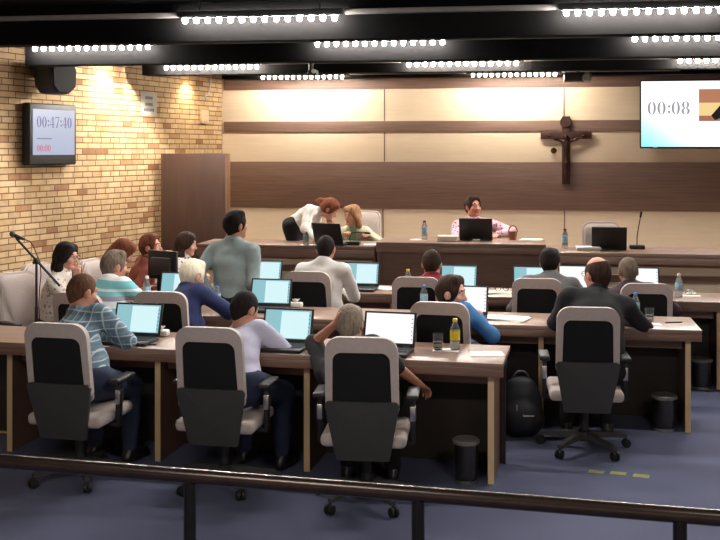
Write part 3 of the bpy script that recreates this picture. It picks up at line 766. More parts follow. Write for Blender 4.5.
for k in range(4): obj('slat', MB().box((0, -.028, -.027 + .018 * k), (.18, .012, .006)), M_offw, t)
# ------------------------------------------------------------------ dais
def platform():
    x0 = W(150, 10.4)[0]
    struct('trim_platform', MB().box(((x0 + XR) / 2, (10.38 + YW) / 2 + .0, .15), (XR - x0, YW - 10.38, .30), bev=.005), M_deskf)
platform()
def dais_desk(name, label, xa, xb, Y, zt, fas, panels, dep=.66):
    t = thing(name, label, 'desk', ((xa + xb) / 2, Y, .30)); w = xb - xa; o = -.30
    obj('desktop', MB().box((0, dep / 2, zt - .02 + o), (w, dep, .04), bev=.004), M_desk, t)
    obj('fascia', MB().box((0, .015, zt - .041 - (fas - .04) / 2 + o), (w - .004, .03, fas - .04), bev=.003), M_desk, t)
    for i, (za, zb, m, rec) in enumerate(panels):
        obj('front_panel', MB().box((0, rec, (za + zb) / 2 + o), (w - .06, .03, za - zb - .003)), m, t)
    for sg in (-1, 1): obj('end_panel', MB().box((sg * (w / 2 - .02), dep * .55, (zt - .05 + o) / 2), (.035, dep * .85, zt - .05 + o)), M_deskf, t)
    return t
YL, YC, YR = 10.66, 10.60, 10.45
xs = [atY(196, YL), atY(374.5, YL), atY(376, YC), atY(546, YC), atY(548, YR)]
zf = .302
dais_desk('dais_desk', 'left wing of the raised head desk, where two women talk', xs[0], xs[1], YL, 1.05, .12, [(.93, .895, M_deskf, .14), (.892, .835, M_cream, .12), (.832, .765, M_deskf, .11), (.762, zf, M_cream, .12)])
dais_desk('dais_desk', 'higher central section of head desk with plain brown front', xs[2], xs[3], YC, 1.10, .10, [(1.0, zf, M_deskf, .14)], .62)
dais_desk('dais_desk', 'right wing of raised head desk with the empty chair behind', xs[4], XR - .3, YR, 1.04, .108, [(.93, .895, M_deskf, .14), (.892, .818, M_cream, .12), (.815, .745, M_deskf, .11), (.742, zf, M_cream, .12)])

# ------------------------------------------------------------------ rows of desks
TZ = .76
def row_desk(label, pa, pb, legs, dep=.6, lens=None, shelf=True):
    """pa, pb = (px, py) of the ends of the front top edge; legs = px of the upright panels"""
    A = Vector(G(pa[0], pa[1], TZ)); Bv = Vector(G(pb[0], pb[1], TZ)); ax = (Bv - A); Ln = ax.length; ax.normalize(); ang = math.atan2(ax.y, ax.x)
    t = thing('row_desk', label, 'desk', (A.x, A.y, 0), ang)
    obj('desktop', MB().box((Ln / 2, dep / 2, TZ - .016), (Ln, dep, .032), bev=.003), M_desk, t)
    obj('front_edge', MB().box((Ln / 2, .016, TZ - .058), (Ln, .03, .052), bev=.003), M_deskf, t)
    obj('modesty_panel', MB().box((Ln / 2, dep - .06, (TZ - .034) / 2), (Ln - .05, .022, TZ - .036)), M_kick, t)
    xl = []
    for px in legs:
        q = (px - 360) / FPX; dr = Vector((q * CY - SY, q * SY + CY))
        # meet the line through the panels' front edges
        off = Vector((-ax.y, ax.x)) * .10; P0 = A + off
        den = dr.x * ax.y - dr.y * ax.x; tt = (P0.x * ax.y - P0.y * ax.x) / den; hit = dr * tt; xl.append((hit - P0).dot(ax))
    for x in xl:
        p = obj('leg_panel', MB().box((x, .10 + (dep - .17) / 2, (TZ - .09) / 2), (.036, dep - .17, TZ - .09)), M_deskf, t)
        obj('edge_band', MB().box((x, .098, (TZ - .09) / 2), (.038, .008, TZ - .09)), M_edge, p)
        obj('top_bracket', MB().box((x, .16, TZ - .087), (.13, .16, .012), bev=.002), M_chrome, p)
    if shelf:
        e = sorted(xl)
        spans = list(zip(e[:-1], e[1:])) if len(e) > 1 else []
        for a, b in spans:
            obj('apron', MB().box(((a + b) / 2, .22, TZ - .135), (b - a - .05, .02, .075)), M_deskf, t)
            obj('cable_rail', MB().box(((a + b) / 2, .19, TZ - .093), (b - a - .06, .03, .008)), M_chrome, t)
    return t, A, ax
R1 = row_desk('front row desk, closest to the railing', (-70, 339.0), (503, 364), [10, 158, 307, 491], .6)
R2 = row_desk('middle row desk, ending beside the seated bald man in black', (72, 312.1), (702, 330.4), [82, 200, 362, 541, 688], .6)
R3 = row_desk('rear row desk, nearest the raised head desk', (222, 289.8), (812, 304.6), [230, 392, 560, 719, 806], .6)
# ------------------------------------------------------------------ chairs
def outline(wb, wt, z0, z1, r, n=9):
    """rounded trapezoid as a ring of (x, z), same count whatever the size"""
    pts = []
    for (cx, cz, a0) in ((wt / 2 - r, z1 - r, 0), (-wt / 2 + r, z1 - r, 90), (-wb / 2 + r * .5, z0 + r * .5, 180), (wb / 2 - r * .5, z0 + r * .5, 270)):
        rr = r if a0 < 180 else r * .5
        for k in range(n): a = math.radians(a0 + 90 * k / (n - 1)); pts.append((cx + rr * math.cos(a), cz + rr * math.sin(a)))
    return pts
def back_y(x, z): return -.235 - (z - .5) * .17 + .55 * x * x + .10 * (z - .72) ** 2
def bpt(x, z, off): return Vector((x, back_y(x, z) + off, z))
def ring_frame(mb, o, i, ya, yb):
    rs = [[bpt(x, z, yb) for x, z in o], [bpt(x, z, ya) for x, z in o], [bpt(x, z, ya + .004) for x, z in i], [bpt(x, z, yb - .002) for x, z in i]]
    mb.rings(rs, closed=True)
def pad(mb, o, ya, yb, puff=0.0):
    cx = 0; cz = sum(z for _, z in o) / len(o)
    def sc(k): return [(x * k, cz + (z - cz) * k) for x, z in o]
    rs = [[bpt(x, z, ya - 0) for x, z in sc(k)] for k in (.02, .35, .7)] + [[bpt(x, z, ya) for x, z in sc(1)]]
    rs += [[bpt(x, z, yb) for x, z in sc(1)]] + [[bpt(x, z, yb + puff) for x, z in sc(k)] for k in (.9, .6, .3, .02)]
    mb.rings(rs)
def make_chair(label, group):
    t = thing('office_chair', label, 'chair', (0, 0, 0), 0, group)
    b = MB().lathe([(.002, .065), (.05, .065), (.055, .10), (.04, .125), (.03, .13)], n=20)
    sb = obj('star_base', b, M_blackp, t)
    for k in range(5):
        R = RZ(2 * PI * k / 5 + .3)
        lg = MB(); lg.rings([[R @ Vector((x, y + sx * w, z + sz * h)) for sx, sz in ((-1, -1), (1, -1), (1, 1), (-1, 1))] for x, y, z, w, h in ((.03, 0, .10, .026, .02), (.17, 0, .092, .02, .016), (.30, 0, .074, .015, .011))], smooth=False)
        obj('base_leg', lg, M_grey, sb)
        cs = MB()
        for sg in (-1, 1):
            cs.lathe([(.004, -.009), (.026, -.008), (.028, 0), (.026, .008), (.004, .009)], (0, 0, 0), 14, 0, R @ Matrix.Translation((.30, sg * .014, .028)) @ Matrix.Rotation(PI / 2, 4, 'X'))
        cs.tube([R @ Vector((.30, 0, .03)), R @ Vector((.29, 0, .075))], .008, 8)
        obj('caster', cs, M_blackp, sb)
    obj('gas_column', MB().lathe([(.028, .11), (.028, .26), (.02, .265), (.02, .32)], n=18), M_blackp, t)
    obj('mechanism', MB().box((0, -.03, .335), (.18, .26, .05), bev=.012), M_blackp, t)
    s = MB().box((0, .02, .386), (.48, .47, .07), bev=.03, seg=4); obj('seat', s, M_fab, t)
    fr = MB(); ring_frame(fr, outline(.405, .40, .53, .965, .085), outline(.33, .315, .50, .882, .05), -.028, .012); obj('back_frame', fr, M_rim, t)
    ms = MB(); pad(ms, outline(.345, .33, .52, .888, .05), -.018, -.006); obj('back_mesh', ms, M_blackm, t)
    cu = MB(); pad(cu, outline(.385, .375, .50, .945, .08), .010, .028, .018); obj('back_cushion', cu, M_fab, t)
    lc = MB(); pad(lc, outline(.30, .41, .285, .615, .025), -.045, -.022); obj('back_cover', lc, M_grey, t)
    for sg in (-1, 1):
        a = MB().box((sg * .265, -.01, .46), (.028, .05, .26), bev=.006).box((sg * .20, -.01, .338), (.15, .05, .022), bev=.005)
        ao = obj('armrest', a, M_blackp, t)
        obj('arm_sleeve', MB().box((sg * .266, -.01, .50), (.034, .056, .085), bev=.006), M_chrome, ao)
        obj('arm_pad', MB().box((sg * .265, .03, .600), (.07, .25, .03), bev=.012, seg=3), M_blackp, ao)
    return t
chair0 = None
def chair(px, d, ztop, rz, label, group='office chairs at the desks', floor=0.0, at=None):
    """px, d = where the top of the back is seen"""
    global chair0
    bx, by = at if at else W(px, d); off = .305
    x = bx - math.sin(rz) * off; y = by + math.cos(rz) * off
    if chair0 is None: chair0 = make_chair(label, group); t = chair0
    else: t = copy_tree(chair0, (0, 0, 0), 0, label, group)
    t.location = (x, y, floor); t.rotation_euler = (0, 0, rz); t.scale = (1.0 if floor else 1.02, 1, (ztop - floor) / .965); t['group'] = group
    return t
r_ = math.radians
chair(55, 6.2, 1.019, r_(-4), 'office chair with black mesh back, occupied by the man in a plaid shirt')
chair(208, 6.06, 1.018, r_(-2), 'office chair behind the man in a pale lavender shirt')
chair(361, 5.76, 1.014, r_(3), 'office chair hiding the grey-haired man at the end of the front row')
chair(160, 7.72, 1.0, r_(0), 'office chair beside the white-haired man in a navy jacket')
chair(439, 7.08, 1.015, r_(-6), 'office chair behind the dark-haired person in a bright blue shirt')
chair(588.5, 6.82, 1.02, r_(2), 'office chair behind the bald man in a black sweater')
chair(307, 8.82, 1.02, r_(-3), 'office chair behind the man in a white shirt')
chair(416, 8.72, .985, r_(2), 'office chair behind the man in the maroon shirt')
chair(537, 8.55, .995, r_(0), 'office chair behind the man in the grey shirt')
chair(647, 8.38, .975, r_(2), 'office chair in rear row furthest to the right')
chair(76, 7.75, .985, r_(-8), 'office chair mostly hidden behind the head of the man in plaid')
g = 'empty chairs along the brick wall'
chair(14, 8.95, 1.0, r_(-118), 'empty beige chair beside the microphone stand, closest to the camera', g)
chair(36, 9.65, 1.0, r_(-105), 'beige chair against the brick wall, behind the microphone stand', g)
chair(89, 10.0, 1.0, r_(-95), 'empty beige chair to the right of the long-haired woman in white lace', g)
chair(166, 10.85, 1.0, r_(-150), 'beige chair against the dark partition, between the man and the far woman', g)
g = 'chairs on the raised platform'
chair(365, 12.35, 1.33, r_(172), 'beige chair back behind the blonde woman at the head desk', g, .30)
chair(601, 11.3, 1.27, r_(180), 'empty beige chair behind the right wing of head desk', g, .30)
chair(474, 12.2, 1.18, r_(178), 'chair beneath the seated man in a pink patterned shirt', g, .30)

# ------------------------------------------------------------------ laptops
M_disp = emit('laptop_display', (150, 205, 214), .72); M_page = emit('document_page', (206, 236, 240), .88); M_icon = emit('task_icons', (60, 110, 130), .4)
M_key = mat('keyboard_black', (16, 16, 18), .5, 0, .1, 200)
M_disp2 = emit('bright_display', (240, 244, 242), .92)
def make_laptop(label, group):
    t = thing('laptop', label, 'laptop', (0, 0, 0), 0, group)
    b = obj('base', MB().box((0, .125, .0125), (.345, .245, .022), bev=.006), M_blackp, t)
    k = MB()
    for r in range(5):
        for c in range(14): k.box((-.143 + .022 * c, .10 + .021 * r, .0245), (.018, .017, .003))
    obj('keyboard', k, M_key, b); obj('touchpad', MB().box((0, .045, .0240), (.09, .055, .002)), M_grey, b)
    T = Matrix.Translation((0, .243, .022)) @ Matrix.Rotation(r_(-18), 4, 'X')
    l = obj('lid', MB().box((0, .008, .115), (.345, .014, .225), T, bev=.005), M_blackp, t)
    obj('display', MB().box((0, -.0002, .120), (.315, .003, .188), T), M_disp, l)
    obj('document_page', MB().box((.048, -.0020, .118), (.19, .0015, .175), T), M_page, l)
    ic = MB()
    for q in range(6): ic.box((.149, -.0022, .052 + .026 * q), (.006, .001, .009), T)
    obj('icons', ic, M_icon, l)
    hg = MB()
    for sx in (-.12, .12): hg.tube([Vector((sx - .02, .245, .022)), Vector((sx + .02, .245, .022))], .007, 8)
    obj('hinge', hg, M_grey, t)
    return t
lap0 = None
def laptop(px, py, z, rz, label, group='laptops on the desks', bright=False, d=None):
    """px, py = middle of the near edge of the base (or of the hinge, when d is given)"""
    global lap0
    x, y = W(px, d) if d else G(px, py, z)
    if lap0 is None: lap0 = make_laptop(label, group); t = lap0
    else: t = copy_tree(lap0, (0, 0, 0), 0, label, group)
    t.location = (x, y, z + .0005); t.rotation_euler = (0, 0, rz)
    if bright:
        for c in t.children:
            for g_ in c.children:
                if g_.name.startswith('display') or g_.name.startswith('document'):
                    me = g_.data.copy(); me.materials.clear(); me.materials.append(M_disp2); g_.data = me
    return t
laptop(120, 346.0, TZ, r_(-3), 'laptop in front of the man in the plaid shirt')
laptop(274, 353, TZ, r_(-5), 'laptop in front of the man in a lavender shirt')
laptop(379, 357.5, TZ, r_(-6), 'laptop beside the grey-haired man at the front row end', bright=True)
laptop(261, 313.5, TZ, r_(-2), 'laptop on middle desk just behind the standing man')
laptop(168, 305.0, TZ, r_(0), 'laptop half hidden by the white-haired man in navy')
laptop(461, 322.5, TZ, r_(-4), 'laptop by the profile of the person in bright blue', bright=True)
laptop(256, 289.5, TZ, r_(-2), 'laptop in the rear row right of the standing man')
laptop(355, 292, TZ, r_(-3), 'laptop by the elbow of the man in a white shirt')
laptop(454, 295.5, TZ, r_(-5), 'laptop in front of the man in the maroon shirt')
laptop(532, 297, TZ, r_(0), 'laptop left of the head of the man in grey')
laptop(577, 296.0, TZ, r_(-3), 'white-screened laptop between the grey-shirted and bald men', bright=True)
laptop(642, 298.5, TZ, r_(-2), 'white-screened laptop in front of the man in dark plum', bright=True)
g = 'laptops on the head desk'
laptop(341, 240, 1.05, r_(160), 'open laptop seen from behind, in front of the blonde woman', g, d=11.12)
laptop(477, 240, 1.10, r_(180), 'open laptop seen from behind, in front of the man in pink', g, d=11.18)
laptop(608, 240, 1.04, r_(178), 'open laptop seen from behind, in front of the empty chair', g, d=10.75)
# ------------------------------------------------------------------ small things
def bottle(px, py, z, label, h=.20, cap=None, lab=None, group='water bottles', d=None):
    x, y = W(px, d) if d else G(px, py, z)
    t = thing('water_bottle', label, 'bottle', (x, y, z + .001), 0, group); r = .031; k = h / .20
    obj('body', MB().lathe([(.004, .002), (r - .004, 0), (r, .008), (r, .05 * k), (r - .003, .055 * k), (r, .06 * k), (r, .125 * k), (r - .002, .14 * k), (.013, .178 * k), (.012, .186 * k), (.003, .187 * k)], n=20), M_clear, t)
    obj('label', MB().lathe([(r + .0008, .062 * k), (r + .0012, .064 * k), (r + .0012, .122 * k), (r + .0008, .124 * k)], n=20), lab or M_water_lab, t)
    obj('cap', MB().lathe([(.003, .180 * k), (.0155, .180 * k), (.0155, .196 * k), (.012, .2 * k), (.003, .2 * k)], n=16), cap or M_bluec, t)
    return t
def sheet(name, px, py, z, w, l, rz, label, cat='paper', layers=1, m=None, group=None, d=None, kink=.0):
    x, y = W(px, d) if d else G(px, py, z)
    b = MB()
    for k in range(layers):
        a = (k - layers / 2) * .07 * (1 if layers > 1 else 0) + kink * k
        b.box(((k % 3 - 1) * .006, (k % 2) * .008, .0012 + .0026 * k), (w, l, .0022), RZ(a))
    o = obj(name, b, m or M_white, None, (x, y, z + .0006), rz); tag(o, label, cat, group); return o
def glass(px, py, z, label, m=M_glass):
    x, y = G(px, py, z); t = thing('drinking_glass', label, 'glass', (x, y, z + .003))
    obj('tumbler', MB().lathe([(.003, .0), (.029, .0), (.034, .10), (.0325, .10), (.028, .010), (.003, .009)], n=24), m, t)
    obj('water', MB().lathe([(.003, .011), (.0275, .011), (.0295, .05), (.003, .05)], n=24), M_clear, t); return t
sheet('napkin', 447, 350.5, TZ, .17, .11, 0, 'white napkin under the glass and yellow-capped bottle', 'napkin')
bottle(455, 349.6, TZ + .004, 'bottle with yellow cap and label beside a glass on front desk', .20, M_yel, M_yel)
glass(438, 349.6, TZ + .004, 'clear drinking glass left of the yellow-capped bottle')
sheet('paper_sheet', 487, 354.5, TZ, .21, .15, r_(12), 'white paper sheet at the right end of the front desk', layers=2)
sheet('paper_sheet', 140, 345.2, TZ, .0, .0, 0, 'x') if False else None
def pen(px, py, z, rz, label):
    x, y = G(px, py, z); o = obj('pen', MB().tube([(-.07, 0, .005), (-.065, 0, .005), (.06, 0, .005), (.072, 0, .005)], [.002, .0045, .0045, .0012], 10), M_blackp, None, (x, y, z + .0008), rz)
    return tag(o, label, 'pen')
pen(146, 345.4, TZ, r_(8), 'black pen lying by the laptop of the man in plaid')
def tissue(px, py, z, label):
    x, y = G(px, py, z); t = thing('tissue_pack', label, 'tissue pack', (x, y, z + .001))
    obj('pack', MB().box((0, 0, .022), (.11, .07, .042), bev=.012, seg=3), M_offw, t)
    tm = MB(); tm.rings([[(math.cos(2 * PI * k / 10) * r, math.sin(2 * PI * k / 10) * r * .5, h + .008 * math.sin(3 * k)) for k in range(10)] for r, h in ((.012, .040), (.02, .055), (.034, .068))], cap1=False)
    obj('tissue', tm, M_white, t); return t
tissue(161, 336, TZ, 'small white tissue pack behind the first laptop of the front row')
tissue(296, 307.5, TZ, 'small white tissue pack on the middle desk behind a laptop')
bottle(424, 308.5, TZ, 'blue water bottle standing between chairs on the middle desk', .19)
sheet('paper_sheet', 505, 319.0, TZ, .34, .20, r_(-14), 'loose white papers right of the laptop on middle desk', layers=5)
bottle(635.5, 319.0, TZ, 'blue water bottle beside the elbow of the man in black', .20)
sheet('napkin', 655, 324.5, TZ, .10, .10, r_(4), 'white napkin square near the right end of middle desk', 'napkin')
glass(649.5, 321.8, TZ, 'clear drinking glass right of the man in black')
pen(674, 323, TZ, r_(20), 'dark pen near the right end of the middle desk')
bottle(147, 304, TZ, 'water bottle between the striped and navy-jacketed men', .235, M_offw)
bottle(217, 305.5, TZ, 'blue water bottle beside the white-haired man in navy', .16)
def phone(px, py, z, rz, label):
    x, y = G(px, py, z); t = thing('phone', label, 'phone', (x, y, z + .001), rz)
    obj('case', MB().box((0, 0, .0045), (.072, .145, .008), bev=.004), M_grey, t); obj('glass', MB().box((0, 0, .0090), (.064, .13, .001)), M_blackp, t); return t
phone(228, 304.5, TZ, r_(70), 'dark phone lying on the middle desk beneath the standing man')
bottle(408, 288.6, TZ, 'yellow-capped bottle left of the man in maroon', .18, M_yel, M_offw)
sheet('paper_sheet', 381, 288.5, TZ, .26, .19, r_(-16), 'white paper on rear desk right of the white-shirted man', layers=3)
sheet('paper_sheet', 496, 292.4, TZ, .28, .14, r_(6), 'crumpled white papers on rear desk under dark spectacles', layers=4, kink=.2)
x, y = G(502, 292.4, TZ)
t = thing('spectacles', 'dark folded spectacles lying on the white papers', 'spectacles', (x, y, TZ + .013), r_(10))
sm_ = MB()
for sg in (-1, 1): sm_.tube([(sg * .034 + .024 * math.cos(2 * PI * k / 14), 0, .02 + .02 * math.sin(2 * PI * k / 14)) for k in range(15)], .003, 6)
obj('frame', sm_, M_blackp, t)
for sg in (-1, 1): obj('temple', MB().tube([(sg * .058, 0, .022), (sg * .060, .07, .018), (sg * .055, .13, .006)], .003, 6), M_blackp, t)
bottle(679, 297.0, TZ, 'blue water bottle on rear desk right of the furthest right chair', .205, M_offw)
sheet('napkin', 691, 295.8, TZ, .17, .10, 0, 'white napkin under the small cup at the right', 'napkin')
x, y = G(690, 294.6, TZ)
t = thing('coffee_cup', 'small white cup on saucer beside the rear desk bottle', 'cup', (x, y, TZ + .004))
obj('saucer', MB().lathe([(.003, .0), (.035, .0), (.055, .010), (.056, .012), (.034, .005), (.003, .004)], n=24), M_offw, t)
cp = obj('cup', MB().lathe([(.003, .006), (.016, .006), (.028, .040), (.026, .040), (.015, .010), (.003, .010)], n=24), M_offw, t)
obj('handle', MB().tube([(.026 + .012 * math.sin(PI * k / 8), 0, .034 - .02 * k / 8) for k in range(9)], .003, 8), M_offw, cp)
obj('spoon', MB().tube([(-.045, -.01, .014), (.0, -.014, .030), (.03, -.012, .052)], [.004, .0025, .0025], 8), M_blackp, t)
# head desk
def goose(x, y, z, pts, label, tip=.011):
    t = thing('gooseneck_microphone', label, 'microphone', (x, y, z + .001), 0)
    obj('base', MB().box((0, 0, .02), (.15, .11, .038), bev=.01, seg=3), M_blackp, t)
    obj('gooseneck', MB().tube(pts, .0055, 8), M_blackp, t)
    a, b_ = Vector(pts[-2]), Vector(pts[-1]); dd = (b_ - a).normalized()
    obj('capsule', MB().tube([b_ - dd * .01, b_, b_ + dd * .045, b_ + dd * .055], [.006, tip, tip, .004], 10), M_blackm, t); return t
sheet('napkin', 309, 244, 1.05, .17, .12, 0, 'white paper beside the leaning woman’s hand'.replace('’s', ''), 'paper', d=10.95)
bottle(306, 244, 1.053, 'clear water bottle in front of the bending woman', .15, M_offw, d=10.93)
x, y = W(353, 10.95); goose(x, y, 1.05, [(-.03, 0, .03), (-.035, .0, .08), (-.01, .0, .125), (.05, .0, .135), (.13, 0, .128)], 'gooseneck microphone bent sideways in front of the blonde woman')
sheet('paper_sheet', 371, 245, 1.05, .14, .12, r_(8), 'small white papers right of the bent microphone', d=11.0)
sheet('napkin', 419, 238, 1.10, .17, .12, 0, 'white napkin under the bottle on central head desk', 'napkin', d=11.0)
bottle(424.5, 238, 1.103, 'tall clear water bottle on the central head desk', .20, M_blackp, d=11.0)
x, y = W(447.5, 10.85)
t = thing('folder_stack', 'pile of white documents left of the central laptop', 'document pile', (x, y, 1.101))
for k in range(4): obj('document', MB().box(((k % 2) * .006, 0, .008 + .014 * k), (.21, .16, .012), RZ(.03 * (k - 1.5)), bev=.002), M_white, t)
x, y = W(513, 11.0)
t = thing('mug', 'brown cup with tall handle beside the man in pink', 'cup', (x, y, 1.101))
mg = obj('bowl', MB().lathe([(.003, .0), (.036, .0), (.047, .085), (.044, .085), (.033, .01), (.003, .01)], n=24), mat('brown_glaze', (150, 92, 66), .4), t)
obj('handle', MB().tube([(.046 * math.cos(PI * k / 10), 0, .08 + .07 * math.sin(PI * k / 10)) for k in range(11)], .006, 8), mg.data.materials[0], t)
sheet('paper_sheet', 531, 238, 1.10, .22, .2, r_(-6), 'flat white papers at the right end of central head desk', layers=3, d=10.98)
o = obj('name_tag', MB().box((0, 0, .014), (.075, .004, .026), Matrix.Rotation(r_(-20), 4, 'X'), bev=.001), M_offw, None, (*W(476.5, 10.72), 1.105)); tag(o, 'small pale tag standing in front of the central laptop', 'tag')
bottle(565, 249, 1.04, 'clear water bottle on right wing of the head desk, below the crucifix', .20, M_blackp, d=10.7)
x, y = W(588, 10.50)
t = thing('folder_stack', 'flat pile of white documents before the empty chair', 'document pile', (x, y, 1.041))
for k in range(3): obj('document', MB().box(((k % 2) * .008, 0, .006 + .011 * k), (.24, .18, .010), RZ(.05 * (k - 1)), bev=.002), M_white, t)
sheet('paper_sheet', 601, 251, 1.04, .18, .12, r_(5), 'thin white sheet right of the document pile on right wing', d=10.52) if False else None
x, y = W(637, 10.6); goose(x, y, 1.04, [(.0, 0, .03), (.0, .0, .12), (.015, 0, .22), (.035, 0, .33)], 'tall straight gooseneck microphone on the right wing of head desk')

# ------------------------------------------------------------------ floor things
def bin_(px, d, label, h=.30, r=.115):
    x, y = W(px, d); t = thing('waste_bin', label, 'bin', (x, y, .001), 0, 'waste bins under the desks')
    obj('body', MB().lathe([(.003, 0), (r * .80, 0), (r * .82, .01), (r * .9, h * .9), (r * .86, h * .9), (r * .78, .015), (.003, .014)], n=28), mat('bin_metal', (90, 88, 86), .28, .9, .1, 60), t)
    obj('rim', MB().lathe([(r * .82, h * .88), (r * 1.02, h * .90), (r * 1.02, h * .97), (r * .9, h), (r * .5, h * .985), (.003, h * .98)], n=28), M_galv, t)
    obj('base_ring', MB().lathe([(r * .80, .0), (r * .88, .0), (r * .88, .02), (r * .80, .022)], n=28), M_chrome, t); return t
bin_(466, 6.42, 'steel waste bin beneath the right end of the front desk', .27, .082)
bin_(664, 7.62, 'steel waste bin beneath the right end of the middle desk', .26, .095)
bin_(701, 8.95, 'distant steel waste bin under the rear desk at the far right', .26, .095)
# backpack
x, y = W(521, 7.45)
t = thing('backpack', 'black backpack with a small white stripe on the floor', 'backpack', (x, y, 0), r_(6))
B = Solid(); B.ell((0, 0, .21), (.155, .10, .22), k=.04); B.ell((0, 0, .12), (.165, .11, .12), k=.05); B.ell((0, -.085, .15), (.115, .055, .12), k=.03); B.cut_plane((0, 0, .003), (0, 0, -1))
bm_ = B.mesh('bag_body', .009, fold(.006, 3)); bm_.materials.append(mat('black_nylon', (22, 23, 28), .6, 0, .15, 90, .1)); obj('bag_body', bm_, [], t, sharp=0)
obj('top_loop', MB().tube([(.05 * math.cos(PI * k / 10), 0, .415 + .05 * math.sin(PI * k / 10)) for k in range(11)], .009, 8), M_grey, t)
sw = MB(); sw.prism([(-.03, .0), (.035, .004), (.04, .010), (-.03, .012), (-.042, .016), (-.04, .004)], 0, .004, Matrix.Translation((.04, -.1435, .175)) @ Matrix.Rotation(PI / 2, 4, 'X')); obj('white_mark', sw, M_offw, t)
obj('zip_pull', MB().box((-.07, -.128, .235), (.012, .006, .045), RZ(.2) , bev=.002), M_chrome, t)
for sg in (-1, 1): obj('shoulder_strap', MB().tube([(sg * .07, .07, .38), (sg * .09, .125, .30), (sg * .10, .13, .15), (sg * .12, .08, .05)], .014, 8), M_grey, t)
mk = mat('pale_yellow_mark', (158, 158, 104), .7, 0, .3, 60)  # mottled pale yellow for the three thin flat patches on the carpet
for k, (px, py, lab) in enumerate(((596, 472.2, 'leftmost of three pale yellow marks on the carpet'), (618, 473.6, 'middle one of three pale yellow marks on the carpet'), (641, 476, 'rightmost of three pale yellow marks on the carpet'))):
    o = obj('floor_mark', MB().prism([(-.055, -.03), (.045, -.035), (.055, .03), (-.04, .035)], 0, .002), mk, None, (*G(px, py, 0), .0005), r_(-4)); tag(o, lab, 'tape mark', 'pale marks on the carpet')

# ------------------------------------------------------------------ railing in front
zr = .95
A = Vector((*G(-90, 454, zr), zr)); Bv = Vector((*G(840, 527.5, zr), zr)); dr = (Bv - A).normalized()
t = thing('railing', 'long dark polished handrail on black posts across the foreground', 'railing', (A.x, A.y, 0))
o0 = Vector((A.x, A.y, 0))
obj('handrail', MB().tube([A - o0, A - o0 + dr * .01, Bv - o0], .0245, 20), M_rail, t)
for px in (-20, 190, 418, 680):
    q = (px - 360) / FPX; v = Vector((q * CY - SY, q * SY + CY)); ax = Vector((dr.x, dr.y)); P0 = Vector((A.x, A.y))
    den = v.x * ax.y - v.y * ax.x; tt = (P0.x * ax.y - P0.y * ax.x) / den; hit = v * tt
    pp = Vector((hit.x, hit.y, 0)) - o0
    obj('post', MB().tube([pp, pp + Vector((0, 0, zr - .01))], .021, 16), M_post, t)
    obj('foot_plate', MB().lathe([(.003, 0), (.06, 0), (.06, .008), (.022, .014)], (pp.x, pp.y, 0), 20), M_post, t)

# ------------------------------------------------------------------ microphone stand
d = 8.62; x, y = W(36.5, d); zp = Z(262, d)
t = thing('microphone_stand', 'black boom microphone stand in front of the brick wall', 'microphone stand', (x, y, 0))
obj('pole', MB().tube([(0, 0, .10), (0, 0, .75), (0, 0, .751), (0, 0, zp)], [.014, .014, .010, .010], 12), M_blackp, t)
ux, uy = CY, SY
def cpt(px, py): l = (px - 36.5) / FPX * d; return Vector((l * ux, l * uy, Z(py, d)))
obj('boom', MB().tube([cpt(16, 238), cpt(60, 286)], .010, 10), M_blackp, t)
obj('clutch', MB().tube([cpt(35.2, 258.5), cpt(38.5, 263.5)], .024, 12).tube([cpt(33, 263), cpt(40, 261)], .013, 10), M_blackp, t)
for k in range(3):
    a = 2 * PI * k / 3 + .4; obj('tripod_leg', MB().tube([(0, 0, .20), (.26 * math.cos(a), .26 * math.sin(a), .012)], [.009, .009], 8), M_blackp, t)
    
t = thing('microphone', 'black handheld microphone clipped to the boom stand tip', 'microphone', tuple(Vector((x, y, 0)) + cpt(16, 236.5)))
o_ = cpt(16, 236.5)
obj('handle', MB().tube([cpt(25, 239.5) - o_, cpt(15, 235.5) - o_], [.011, .018], 12), M_blackp, t)
obj('grille', MB().ball(cpt(12.5, 234) - o_, .025, 10), M_grey, t)
obj('clip', MB().tube([cpt(19, 240) - o_, cpt(19, 236) - o_], .014, 10), M_blackp, t)
t = thing('microphone_cable', 'thin black cable hanging along the microphone stand', 'cable', (x, y, 0))
obj('cord', MB().tube([cpt(25, 239.5), cpt(30, 241.5), cpt(34, 247), cpt(36.5, 254), cpt(40, 262), cpt(41, 275), cpt(39.5, 290), cpt(39, 305), cpt(40, 330), cpt(43, 356), cpt(52, 362.5)], .0042, 8), M_blackp, t)

# ------------------------------------------------------------------ side desk by the brick wall, with monitor
def LC(l, d): return (l * CY - d * SY, l * SY + d * CY)
x, y = LC(-1.60, 9.40); ang = math.atan2(.83 * CY + .55 * SY, .55 * CY - .83 * SY)
t = thing('side_desk', 'narrow wooden side desk standing before the people along brick wall', 'desk', (x, y, 0), ang)
obj('desktop', MB().box((0, 0, .745), (1.35, .42, .03), bev=.003), M_desk, t)
for sg in (-1, 1): obj('leg_panel', MB().box((sg * .62, 0, .365), (.03, .38, .73)), M_deskf, t)
obj('modesty_panel', MB().box((0, -.15, .5), (1.2, .02, .40)), M_dark, t)
x, y = W(163, 9.42)
t = thing('desktop_monitor', 'black desktop monitor seen from behind, before the man in rust brown', 'monitor', (x, y, .7605), r_(158))
zt_ = Z(250.5, 9.42) - .7605
obj('case', MB().box((0, 0, zt_ - .13), (.335, .035, .26), bev=.01), M_blackp, t)
obj('rear_shell', MB().box((0, .03, zt_ - .14), (.24, .04, .16), bev=.015), M_grey, t)
obj('screen', MB().box((0, -.0185, zt_ - .125), (.30, .002, .225)), M_disp, t)
